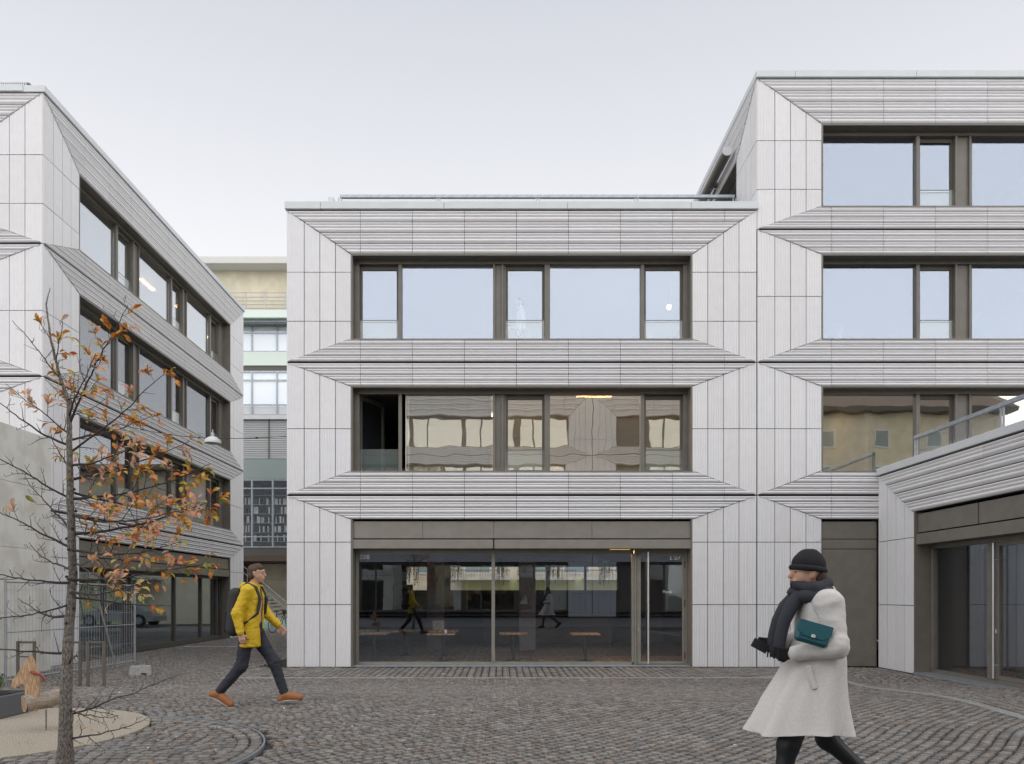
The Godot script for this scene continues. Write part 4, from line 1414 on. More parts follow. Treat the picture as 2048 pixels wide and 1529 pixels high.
func build_paving() -> void:
	patch_noise.seed = 31
	patch_noise.frequency = 0.55
	var p := struct("cobblestone_paving")
	part("bedding", sheet(-13.5, 12.0, 3.0, 36.0, 0.03, 0.4), M.stone_bed, p)
	var stones := []
	var border := []
	var gutter := []
	# main yard: courses at about 45 degrees, gently bent
	var c45 := cos(deg_to_rad(46.0))
	var s45 := sin(deg_to_rad(46.0))
	var pitch := 0.103
	var rows := int(48.0 / pitch)
	for i in rows:
		var q := -24.0 + i * pitch
		var w := -24.0 + rng.randf() * 0.1
		while w < 26.0:
			var L := rng.randf_range(0.09, 0.125)
			w += L
			var bend := 0.07 * sin(w * 1.1 + q * 0.25) + 0.015 * sin(w * 3.1 + q)
			var ang := atan(0.077 * cos(w * 1.1 + q * 0.25) + 0.046 * cos(w * 3.1 + q))
			var qq := q + bend
			var x := -2.0 + (w - L * 0.5) * c45 - qq * s45
			var d := 11.0 + (w - L * 0.5) * s45 + qq * c45
			if d < 4.2 or d > 35.5 or absf(x) > 0.78 * d + 1.6 or x > gutter_x(d) - 0.05 or x < -12.9:
				continue
			if d > 15.62 and x > -5.9:
				continue
			if d > 18.0 and (x > -5.25 or x < -10.95):
				continue
			if in_play(x, d, 0.03) or (Vector2(x, d) - RING).length() < RING_R + 0.08:
				continue
			stones.append([x, d, deg_to_rad(46.0) + ang, L - 0.011, pitch - 0.010 + rng.randf_range(-0.008, 0.003), tint_of(x, d)])
	lay_stones(p, stones, 300, "cobble")
	# wider setts along the facade and along the wing
	var x := -5.9
	while x < 6.95:
		var d := 15.86 + rng.randf() * 0.1
		var w := rng.randf_range(0.14, 0.165)
		while d < 17.96:
			var L := minf(rng.randf_range(0.13, 0.2), 17.97 - d)
			if L > 0.06 and (d < 17.85 or x > -5.2):
				border.append([x + w / 2, d + L / 2, 0.0, w - 0.016, L - 0.013, tint_of(x, d)])
			d += L
		x += w
	var dd := 7.5
	while dd < 17.9:
		var xx := gutter_x(dd) + 0.22
		var w := rng.randf_range(0.13, 0.16)
		while xx < 9.0:
			var L := minf(rng.randf_range(0.12, 0.19), 9.02 - xx)
			if L > 0.05 and absf(xx) < 0.78 * dd + 1.0 and not (dd > 15.7 and xx < 7.05):
				border.append([xx + L / 2, dd + w / 2, 0.0, L - 0.013, w - 0.016, tint_of(xx, dd)])
			xx += L
		dd += w
	var e := struct("paving_border")
	lay_stones(e, border, 300, "sett")
	# pale gutter stones
	var g := struct("gutter")
	var gm := [boxed(Vector3(-0.245, -0.05, -0.08), Vector3(0.245, 0.0, 0.08), 0.008).mesh(), boxed(Vector3(-0.19, -0.05, -0.08), Vector3(0.19, 0.0, 0.08), 0.008).mesh()]
	var gx := -5.9
	var k := 0
	while gx < 6.7:
		var L: float = [0.5, 0.39][k % 2]
		put("gutter_stone", gm[k % 2], M.gutter_stone if k % 3 else M.stone_4, g, Transform3D(Basis(), Vector3(gx + L / 2, rng.randf_range(-0.002, 0.003), -15.74)))
		gx += L
		k += 1
	var gd := 15.6
	while gd > 7.0:
		var L: float = [0.5, 0.39][k % 2]
		var a := Vector3(gutter_x(gd) + 0.08, ground(gd), -gd)
		var b := Vector3(gutter_x(gd - L) + 0.08, ground(gd - L), -(gd - L))
		var zz := (b - a).normalized()
		var yy := zz.cross(Vector3.RIGHT).normalized()
		if yy.y < 0:
			yy = -yy
		put("gutter_stone", gm[k % 2], M.gutter_stone if k % 3 else M.stone_4, g, Transform3D(Basis(zz, yy, zz.cross(yy)), (a + b) / 2.0 + Vector3(0, 0.004, 0)))
		gd -= L
		k += 1
	part("drain_channel", boxed(Vector3(-10.6, 0.0, -25.2), Vector3(-8.6, 0.012, -24.9), 0.003), M.steel, g)
	fallen_leaves()

func fallen_leaves() -> void:
	var m: MB = leaf_mb(0.06, 0.03, 0.01)
	var meshes := [m.mesh(), leaf_mb(0.05, 0.022, -0.012).mesh()]
	for i in 96:
		var d := rng.randf_range(6.4, 13.5)
		var x := rng.randf_range(-0.64, 0.55) * d
		if i < 46:
			d = rng.randf_range(6.3, 8.8)
			x = rng.randf_range(-4.6, -1.6)
		var o := MeshInstance3D.new()
		o.name = numbered("fallen_leaf")
		o.mesh = meshes[i % 2]
		o.material_override = M[["leaf_dry", "leaf_pale", "leaf_4", "leaf_dry", "leaf_pale", "leaf_3"][i % 6]]
		o.transform = Transform3D(Basis(Vector3.UP, rng.randf() * TAU) * Basis(Vector3.RIGHT, rng.randf_range(-0.25, 0.25)), Vector3(x, ground(d) + 0.012, -d))
		o.set_meta("label", "small dry fallen leaf on the setts round the young tree" if in_ring(x, d) else "small dry fallen leaf on the sandy play surface" if in_play(x, d) else "small dry fallen leaf on the cobblestones of the yard")
		o.set_meta("category", "leaf")
		o.set_meta("group", "fallen leaves on the paving")
		add_child(o, true)

func build_playground() -> void:
	var flat := Basis(Vector3(1, 0, 0), Vector3(0, 0, -1), Vector3(0, 1, 0))
	var poly := PackedVector2Array()
	for i in 49:
		var a := -PI / 2 + PI * i / 48.0
		poly.append(PLAY + Vector2(cos(a), sin(a)) * PLAY_R)
	poly.append(Vector2(-9.0, PLAY.y + PLAY_R))
	poly.append(Vector2(-9.0, PLAY.y - PLAY_R))
	var m := MB.new()
	m.xf = Transform3D(flat, Vector3())
	m.prism(poly, 0.22, 0.302)
	var o := part("playground_surface", m, M.play_surface, self)
	o.set_meta("kind", "structure")
	# ring of setts round the tree, inside a steel edge
	var r := struct("tree_ring")
	var stones := []
	# two courses follow the steel edge, the rest is laid in staggered rows
	for row in 2:
		var rad := RING_R - 0.06 - row * 0.125
		var n := int(TAU * rad / (0.17 if row == 0 else 0.15))
		for k in n:
			var a := TAU * (k + row * 0.5) / n
			var x := RING.x + cos(a) * rad
			var d := RING.y + sin(a) * rad
			if not in_play(x, d, 0.05):
				stones.append([x, d, a + rng.randf_range(-0.05, 0.05), 0.113 + rng.randf_range(-0.005, 0.003), TAU * rad / n - 0.008, tint_of(x, d)])
	var q := -RING_R
	while q < RING_R:
		var x := -RING_R + rng.randf() * 0.12
		while x < RING_R:
			var L := rng.randf_range(0.105, 0.145)
			x += L
			var px := RING.x + x - L * 0.5
			var pd := RING.y + q + 0.10 * cos((x - 0.4) * 0.9)
			if Vector2(px - RING.x, pd - RING.y).length() > RING_R - 0.27 or in_play(px, pd, 0.05) or (Vector2(px, pd) - Vector2(-3.61, 6.2)).length() < 0.17:
				continue
			stones.append([px, pd, -0.09 * sin((x - 0.4) * 0.9) + rng.randf_range(-0.04, 0.04), L - 0.009, 0.112 - 0.009 + rng.randf_range(-0.006, 0.002), tint_of(px, pd)])
		q += 0.112
	lay_stones(r, stones, 300, "sett")
	var ring := MB.new()
	for band in [[RING_R + 0.005, RING_R + 0.02]]:
		for k in 120:
			var a := TAU * k / 120
			var b := TAU * (k + 1) / 120
			var ca := Vector3(cos(a), 0, -sin(a))
			var cb := Vector3(cos(b), 0, -sin(b))
			if in_play(RING.x + cos(a) * RING_R, RING.y + sin(a) * RING_R, 0.0):
				continue
			var o3 := Vector3(RING.x, 0.308, -RING.y)
			var dn := Vector3(0, -0.1, 0)
			ring.quad(o3 + ca * band[0], o3 + cb * band[0], o3 + cb * band[1], o3 + ca * band[1], Vector3.UP)
			ring.quad(o3 + ca * band[1], o3 + cb * band[1], o3 + cb * band[1] + dn, o3 + ca * band[1] + dn, ca)
			ring.quad(o3 + ca * band[0], o3 + cb * band[0], o3 + cb * band[0] + dn, o3 + ca * band[0] + dn, -ca)
	part("steel_edging", ring, M.steel, r)

# ---------------------------------------------------------------- things in the yard
func build_furniture() -> void:
	# mesh fence: posts, rails, wires, foot
	var f := thing("mesh_fence", "temporary galvanised mesh fence panel before the concrete wall", "fence", Vector3(-9.27, 0.03, -14.0))
	var run := Vector3(0.27, -0.02, -4.4)
	for k in 2:
		var m := MB.new()
		m.bar(run * k + Vector3(0, 0.03, 0), run * k + Vector3(0, 2.0, 0), 0.022, 10)
		part("post", m, M.steel, f)
	for y in [0.1, 1.0, 1.95]:
		var m := MB.new()
		m.bar(Vector3(0, y, 0), run + Vector3(0, y, 0), 0.018 if y != 1.0 else 0.012, 8)
		part("rail", m, M.steel, f)
	var br := MB.new()
	br.bar(run * 0.78 + Vector3(0.1, 0.02, 0), run * 0.62 + Vector3(0.02, 1.9, 0), 0.02, 8)
	part("brace", br, M.steel, f)
	var wires := MB.new()
	for i in 44:
		var p := run * ((i + 0.5) / 44.0)
		wires.tube([p + Vector3(0, 0.1, 0), p + Vector3(rng.randf_range(-0.004, 0.004), 1.0, 0), p + Vector3(0, 1.95, 0)], [0.004, 0.004, 0.004], 4, false)
	for y in [0.3, 0.55, 1.3, 1.6, 1.8]:
		wires.tube([Vector3(0, y, 0), run + Vector3(0, y, 0)], [0.0028, 0.0028], 4, false)
	stuff(part("wires", wires, M.wire, f))
	var ft := thing("fence_foot", "pale concrete foot block on the ground beside the mesh fence", "fence foot", Vector3(-7.85, 0.0, -16.3), 0.35)
	var fm := MB.new()
	fm.prism(PackedVector2Array([Vector2(-0.22, 0), Vector2(0.02, 0), Vector2(0.03, 0.05), Vector2(0.13, 0.05), Vector2(0.14, 0), Vector2(0.22, 0), Vector2(0.2, 0.19), Vector2(-0.2, 0.19)]), -0.12, 0.12)
	part("block", fm, M.fence_foot, ft)
	var sl := MB.new()
	for x in [-0.16, 0.0, 0.16]:
		sl.lathe([Vector2(0.0, 0.152), Vector2(0.026, 0.152), Vector2(0.03, 0.151)], 10)
	part("socket", boxed(Vector3(-0.03, 0.19, -0.03), Vector3(0.03, 0.21, 0.03), 0.004), M.steel, ft)
	# bicycle hoops
	var hoops := [[-7.52, 13.9, "bicycle hoop nearest the building, right of the tree trunk"], [-8.02, 14.0, "middle bicycle hoop, half hidden by the tree trunk"], [-8.5, 13.4, "bicycle hoop left of the tree trunk, behind the wooden horse"]]
	var first: Node3D = null
	for h in hoops:
		var t: Node3D
		if first == null:
			t = thing("bicycle_rack", h[2], "bicycle rack", Vector3.ZERO, 0.0, "bicycle hoops")
			first = t
			for s in [-1.0, 1.0]:
				part("leg", boxed(Vector3(s * 0.16 - 0.03, 0, -0.012), Vector3(s * 0.16 + 0.03, 0.84, 0.012), 0.004), M.rack_steel, t)
			part("top_bar", boxed(Vector3(-0.129, 0.80, -0.011), Vector3(0.129, 0.839, 0.011), 0.004), M.rack_steel, t)
			part("cross_bar", boxed(Vector3(-0.129, 0.55, -0.008), Vector3(0.129, 0.575, 0.008)), M.rack_steel, t)
		else:
			t = first.duplicate()
			t.name = numbered("bicycle_rack")
			add_child(t, true)
			t.set_meta("label", h[2])
		t.position = Vector3(h[0], ground(h[1]), -h[1])
		t.rotation.y = -0.12
	# wooden rocking horse: a log body with a board head
	var hs := thing("rocking_horse", "wooden play horse, log body with a board head and red handles", "play horse", Vector3(-4.83, 0.302, -7.95), 0.85)
	var lg := MB.new()
	var pts := []
	var rr := []
	for i in 9:
		pts.append(Vector3(-0.2 + i * 0.05, 0.30 + 0.006 * sin(i * 1.3) + i * 0.006, 0.0))
		rr.append(0.088 + 0.003 * sin(i * 2.1))
	lg.tube(pts, rr, 20)
	part("log_body", lg, M.toy_wood_grey, hs)
	var ends := MB.new()
	ends.tube([Vector3(-0.206, 0.30, 0), Vector3(-0.2005, 0.30, 0)], [0.084, 0.086], 20)
	part("log_end", ends, M.toy_wood, hs, "pale sawn end of the log")
	for i in 3:
		var rg := MB.new()
		var ri := 0.02 + i * 0.022
		for k in 20:
			var a := TAU * k / 20
			var b := TAU * (k + 1) / 20
			rg.quad(Vector3(-0.2075, 0.30 + cos(a) * ri, sin(a) * ri), Vector3(-0.2075, 0.30 + cos(b) * ri, sin(b) * ri), Vector3(-0.2075, 0.30 + cos(b) * (ri + 0.004), sin(b) * (ri + 0.004)), Vector3(-0.2075, 0.30 + cos(a) * (ri + 0.004), sin(a) * (ri + 0.004)), Vector3.LEFT)
		part("growth_ring", rg, M.brown_wall, hs)
	var hd := MB.new()
	hd.prism(PackedVector2Array([Vector2(-0.035, 0.20), Vector2(0.075, 0.20), Vector2(0.105, 0.46), Vector2(0.095, 0.58), Vector2(0.05, 0.72), Vector2(0.02, 0.79), Vector2(-0.005, 0.76), Vector2(-0.06, 0.66), Vector2(-0.155, 0.52), Vector2(-0.16, 0.47), Vector2(-0.125, 0.445), Vector2(-0.06, 0.49), Vector2(-0.03, 0.47)]), -0.022, 0.022)
	var ho := part("head_board", hd, M.toy_wood, hs)
	ho.position = Vector3(-0.16, 0.02, 0.0)
	ho.rotation.y = -0.7
	var hn := MB.new()
	hn.tube([Vector3(-0.12, 0.60, -0.14), Vector3(-0.15, 0.63, -0.06), Vector3(-0.155, 0.635, 0.0), Vector3(-0.15, 0.63, 0.06), Vector3(-0.09, 0.60, 0.12), Vector3(-0.05, 0.54, 0.13)], [0.013, 0.013, 0.013, 0.013, 0.013, 0.012], 8)
	part("handle", hn, M.red_paint, hs)
	var sp := MB.new()
	sp.bar(Vector3(0.17, 0.0, 0), Vector3(0.17, 0.26, 0), 0.035, 10)
	part("leg", sp, M.toy_wood, hs)
	var ch := MB.new()
	for i in 8:
		var c := Vector3(0.0, 0.02 + i * 0.026, 0.0)
		var ring := []
		var rd := []
		for k in 9:
			var a := TAU * k / 8
			var q := Vector3(cos(a) * 0.008, sin(a) * 0.017, 0)
			ring.append(c + (q if i % 2 else Vector3(0, q.y, q.x)))
			rd.append(0.003)
		ch.tube(ring, rd, 5, false)
	part("chain", ch, M.iron, hs)
	# planter
	var pl := thing("planter", "dark grey planter box with spiky green plants at the left edge", "planter", Vector3(-6.2, 0.302, -8.85))
	part("box", boxed(Vector3(-0.8, 0, -0.35), Vector3(0.42, 0.26, 0.3), 0.012), M.planter_grey, pl)
	part("soil", boxed(Vector3(-0.76, 0.24, -0.31), Vector3(0.38, 0.27, 0.26)), M.stone_bed, pl)
	for c in [Vector3(0.33, 0.26, 0.12), Vector3(0.2, 0.26, -0.02), Vector3(-0.1, 0.26, -0.1), Vector3(0.05, 0.26, -0.15), Vector3(-0.4, 0.26, 0.05)]:
		var m := MB.new()
		for i in 26:
			var a := rng.randf() * TAU
			var r := rng.randf_range(0.08, 0.2)
			var h := rng.randf_range(0.1, 0.26)
			var o: Vector3 = c
			var dirn := Vector3(cos(a), 0, sin(a))
			var sd := dirn.cross(Vector3.UP) * 0.009
			var p1 := o + dirn * r * 0.5 + Vector3(0, h, 0)
			var p2 := o + dirn * r + Vector3(0, h * 0.75, 0)
			m.quad(o - sd, o + sd, p1 + sd, p1 - sd, (Vector3.UP * 0.5 + dirn).normalized())
			m.tri(p1 - sd, p1 + sd, p2, Vector3.UP, Vector3.UP, Vector3.UP)
		part("grass_tuft", m, M.leaf_green, pl)
	var fl := MB.new()
	for i in 7:
		var p := Vector3(-0.6 + 0.05 * i, 0.5 + 0.04 * sin(i * 2.0), -0.2 + 0.04 * cos(i * 3.0))
		fl.lathe([Vector2(0, 0), Vector2(0.02, 0.01), Vector2(0.0, 0.03)], 6)
		fl.xf = Transform3D(Basis(), p)
	part("white_flowers", fl, M.shirt_white, pl)
	# hanging lamp on a cable across the alley
	var ca := thing("overhead_cable", "thin black cable strung across the alley between the left and middle buildings", "cable")
	var cm := MB.new()
	var cp := []
	var cr := []
	for i in 25:
		var t := i / 24.0
		cp.append(Vector3(lerpf(-11.0, -5.17, t), lerpf(6.45, 5.54, t) - 0.35 * sin(PI * t), lerpf(-18.6, -18.0, t)))
		cr.append(0.008)
	cm.tube(cp, cr, 5)
	part("cable", cm, M.iron, ca)
	var cl := MB.new()
	for i in range(9, 24, 3):
		cl.box(cp[i] - Vector3(0.03, 0.015, 0.015), cp[i] + Vector3(0.03, 0.015, 0.015))
	part("clamps", cl, M.iron, ca)
	var lp := thing("hanging_lamp", "white dome street lamp hanging from the cable over the alley", "lamp", Vector3(-7.02, 5.42, -18.22))
	var sh := MB.new()
	sh.lathe([Vector2(0.2, 0.0), Vector2(0.195, 0.05), Vector2(0.165, 0.1), Vector2(0.11, 0.14), Vector2(0.06, 0.16), Vector2(0.0, 0.165)], 24)
	sh.lathe([Vector2(0.0, 0.15), Vector2(0.1, 0.125), Vector2(0.155, 0.085), Vector2(0.19, 0.0), Vector2(0.2, 0.0)], 24)
	part("lamp_shade", sh, M.lamp_shade, lp)
	var ne := MB.new()
	ne.lathe([Vector2(0.0, 0.16), Vector2(0.04, 0.16), Vector2(0.04, 0.24), Vector2(0.015, 0.26), Vector2(0.015, 0.33), Vector2(0.0, 0.33)], 12)
	part("holder", ne, M.steel, lp)
	var gl := MB.new()
	gl.lathe([Vector2(0.0, 0.01), Vector2(0.08, 0.03), Vector2(0.07, 0.1), Vector2(0, 0.13)], 14)
	part("lamp_glass", gl, M.shirt_white, lp)
	bicycle()
	car()

func bicycle() -> void:
	var t := thing("bicycle", "dark bicycle parked by the stairs at the end of the alley", "bicycle", Vector3(-10.25, 0.0, -34.6), 1.25)
	for x in [-0.52, 0.52]:
		var ring := []
		var rd := []
		for k in 25:
			var a := TAU * k / 24
			ring.append(Vector3(x + cos(a) * 0.33, 0.34 + sin(a) * 0.33, 0))
			rd.append(0.018)
		var m := MB.new()
		m.tube(ring, rd, 6, false)
		var w := part("wheel", m, M.tyre, t)
		var s := MB.new()
		for k in 12:
			var a := TAU * k / 12
			s.tube([Vector3(x, 0.34, 0), Vector3(x + cos(a) * 0.32, 0.34 + sin(a) * 0.32, 0)], [0.004, 0.004], 3, false)
		part("spokes", s, M.steel, w)
	var f := MB.new()
	for e in [[Vector3(-0.52, 0.34, 0), Vector3(-0.1, 0.32, 0)], [Vector3(-0.52, 0.34, 0), Vector3(-0.2, 0.82, 0)], [Vector3(-0.1, 0.32, 0), Vector3(-0.24, 0.95, 0)], [Vector3(-0.1, 0.32, 0), Vector3(0.36, 0.82, 0)], [Vector3(-0.2, 0.82, 0), Vector3(0.36, 0.86, 0)], [Vector3(0.52, 0.34, 0), Vector3(0.33, 1.0, 0)]]:
		f.bar(e[0], e[1], 0.018)
	part("frame", f, M.iron, t)
	var h := MB.new()
	h.tube([Vector3(0.2, 1.02, -0.27), Vector3(0.34, 1.05, -0.1), Vector3(0.34, 1.05, 0.1), Vector3(0.2, 1.02, 0.27)], [0.014, 0.014, 0.014, 0.014], 6)
	part("handlebar", h, M.steel, t)
	part("saddle", boxed(Vector3(-0.37, 0.95, -0.07), Vector3(-0.12, 1.01, 0.07), 0.03), M.iron, t)
	part("basket", boxed(Vector3(0.42, 0.82, -0.16), Vector3(0.7, 1.04, 0.16), 0.02), M.bronze_dark, t)

func car() -> void:
	var t := thing("parked_car", "silver car parked behind the middle building, mirrored in the left shop window", "car", Vector3(-1.8, 0.0, -41.6))
	var b := MB.new()
	b.prism(PackedVector2Array([Vector2(-2.05, 0.28), Vector2(2.0, 0.28), Vector2(2.08, 0.5), Vector2(2.0, 0.72), Vector2(1.2, 0.84), Vector2(-1.3, 0.88), Vector2(-2.0, 0.82), Vector2(-2.1, 0.55)]), -0.85, 0.85)
	part("body", b, M.car_paint, t)
	var c := MB.new()
	c.prism(PackedVector2Array([Vector2(-1.55, 0.86), Vector2(1.15, 0.83), Vector2(0.45, 1.28), Vector2(-0.2, 1.36), Vector2(-0.9, 1.28)]), -0.7, 0.7)
	part("cabin", c, M.car_paint, t)
	for s in [-1.0, 1.0]:
		var w := MB.new()
		w.prism(PackedVector2Array([Vector2(-1.2, 0.9), Vector2(0.9, 0.88), Vector2(0.38, 1.23), Vector2(-0.2, 1.3), Vector2(-0.8, 1.22)]), minf(s * 0.7, s * 0.71), maxf(s * 0.7, s * 0.71))
		part("window", w, M.gasket, t)
		for x in [-1.35, 1.35]:
			var y := MB.new()
			y.xf = Transform3D(Basis(Vector3.RIGHT, PI / 2), Vector3(x, 0.33, s * 0.8 - 0.1))
			y.lathe([Vector2(0, 0), Vector2(0.33, 0.0), Vector2(0.33, 0.2), Vector2(0, 0.2)], 18)
			var wh := part("wheel", y, M.tyre, t)
			var ri := MB.new()
			ri.xf = Transform3D(Basis(Vector3.RIGHT, PI / 2), Vector3(x, 0.33, s * 0.92 - 0.01))
			ri.lathe([Vector2(0, 0), Vector2(0.2, 0.0), Vector2(0.2, 0.02), Vector2(0, 0.02)], 12)
			part("rim", ri, M.steel, wh)
		part("headlight", boxed(Vector3(1.95, 0.58, s * 0.6 - 0.15), Vector3(2.09, 0.68, s * 0.6 + 0.15), 0.02), M.shirt_white, t)

# ---------------------------------------------------------------- young tree with the last autumn leaves
func leaf_mb(L: float, W: float, curl: float) -> MB:
	var m := MB.new()
	var rows := [[0.0, 0.06], [0.25, 0.75], [0.55, 1.0], [0.82, 0.6], [1.0, 0.03]]
	for i in 4:
		var a: Array = rows[i]
		var b: Array = rows[i + 1]
		for s in [-1.0, 1.0]:
			var p := func(r: Array, k: float) -> Vector3:
				return Vector3(r[0] * L, curl * sin(r[0] * 2.6) * 2.0 + k * W * 0.12, k * s * r[1] * W * 0.5)
			var q0: Vector3 = p.call(a, 0.0)
			var q1: Vector3 = p.call(b, 0.0)
			var q2: Vector3 = p.call(b, 1.0)
			var q3: Vector3 = p.call(a, 1.0)
			var nn: Vector3 = (q1 - q0).cross(q3 - q0).normalized() * -float(s)
			if nn.y < 0:
				nn = -nn
			m.quad(q0, q1, q2, q3, nn)
	return m

const TRUNK := [Vector2(0.00, -0.01), Vector2(0.02, 0.57), Vector2(0.03, 1.19), Vector2(0.05, 1.61), Vector2(0.05, 2.23), Vector2(0.05, 2.71), Vector2(0.02, 3.03), Vector2(-0.05, 3.24), Vector2(-0.10, 3.52), Vector2(-0.15, 3.84), Vector2(-0.14, 3.99)]
# height on the trunk, end sideways, end height, end depth, bow, leafiness, radius
const LIMBS := [
		[0.25, 0.78, 0.44, 0.25, 0.05, 0.00, 0.010],
		[0.44, 0.80, 0.74, -0.35, 0.05, 0.01, 0.010],
		[0.49, 0.66, 0.56, 0.50, 0.02, 0.00, 0.008],
		[0.86, 0.26, 0.99, 0.30, -0.02, 0.00, 0.011],
		[1.42, 0.71, 1.38, -0.30, 0.02, 0.03, 0.010],
		[1.46, 0.83, 1.61, 0.35, 0.05, 0.25, 0.011],
		[1.56, 1.14, 1.73, -0.20, 0.02, 0.75, 0.013],
		[1.73, 0.89, 1.49, 0.50, 0.05, 0.35, 0.009],
		[1.81, 1.12, 1.87, 0.25, 0.05, 0.70, 0.012],
		[1.94, 1.34, 2.29, -0.15, 0.05, 1.00, 0.014],
		[2.10, 1.29, 2.10, 0.45, 0.08, 0.90, 0.012],
		[2.23, 1.24, 2.51, 0.10, 0.05, 0.85, 0.013],
		[2.29, 1.02, 2.20, -0.55, 0.06, 0.90, 0.011],
		[2.39, 0.91, 2.76, -0.30, 0.03, 0.95, 0.012],
		[2.51, 0.78, 2.64, 0.40, 0.05, 0.95, 0.011],
		[2.62, 0.83, 3.28, 0.05, 0.03, 0.45, 0.010],
		[2.72, 0.59, 3.05, -0.40, 0.04, 0.70, 0.010],
		[2.85, 0.57, 3.79, 0.10, -0.06, 0.40, 0.011],
		[2.91, 0.44, 3.32, 0.35, 0.02, 0.50, 0.008],
		[3.05, 0.25, 3.18, -0.20, 0.02, 0.35, 0.006],
		[0.96, -0.57, 1.03, 0.20, 0.08, 0.00, 0.013],
		[1.27, -0.58, 1.38, -0.25, 0.12, 0.01, 0.014],
		[1.36, -0.45, 1.23, 0.50, 0.06, 0.00, 0.009],
		[1.54, -0.59, 1.64, 0.30, 0.06, 0.02, 0.011],
		[1.65, -0.57, 1.87, -0.40, 0.06, 0.03, 0.011],
		[1.83, -0.57, 2.18, 0.15, 0.06, 0.08, 0.012],
		[1.98, -0.53, 2.43, -0.30, 0.02, 0.12, 0.011],
		[2.23, -0.55, 2.66, 0.35, 0.03, 0.15, 0.010],
		[2.43, -0.33, 2.85, -0.35, 0.02, 0.35, 0.008],
		[2.67, -0.57, 3.05, 0.10, 0.10, 0.15, 0.012],
		[2.76, -0.24, 3.09, 0.40, 0.03, 0.40, 0.007],
		[2.93, -0.17, 3.30, -0.25, 0.00, 0.35, 0.007],
		[3.24, -0.35, 3.63, 0.15, 0.05, 0.15, 0.006],
		[3.18, -0.18, 3.47, -0.20, 0.00, 0.30, 0.005],
		[3.38, 0.09, 3.63, 0.20, 0.00, 0.35, 0.005],
		[3.51, -0.24, 3.71, -0.10, 0.02, 0.20, 0.004],
]

func trunk_x(h: float) -> float:
	for i in TRUNK.size() - 1:
		if h <= TRUNK[i + 1].y:
			return lerpf(TRUNK[i].x, TRUNK[i + 1].x, clampf((h - TRUNK[i].y) / (TRUNK[i + 1].y - TRUNK[i].y), 0, 1))
	return TRUNK[-1].x

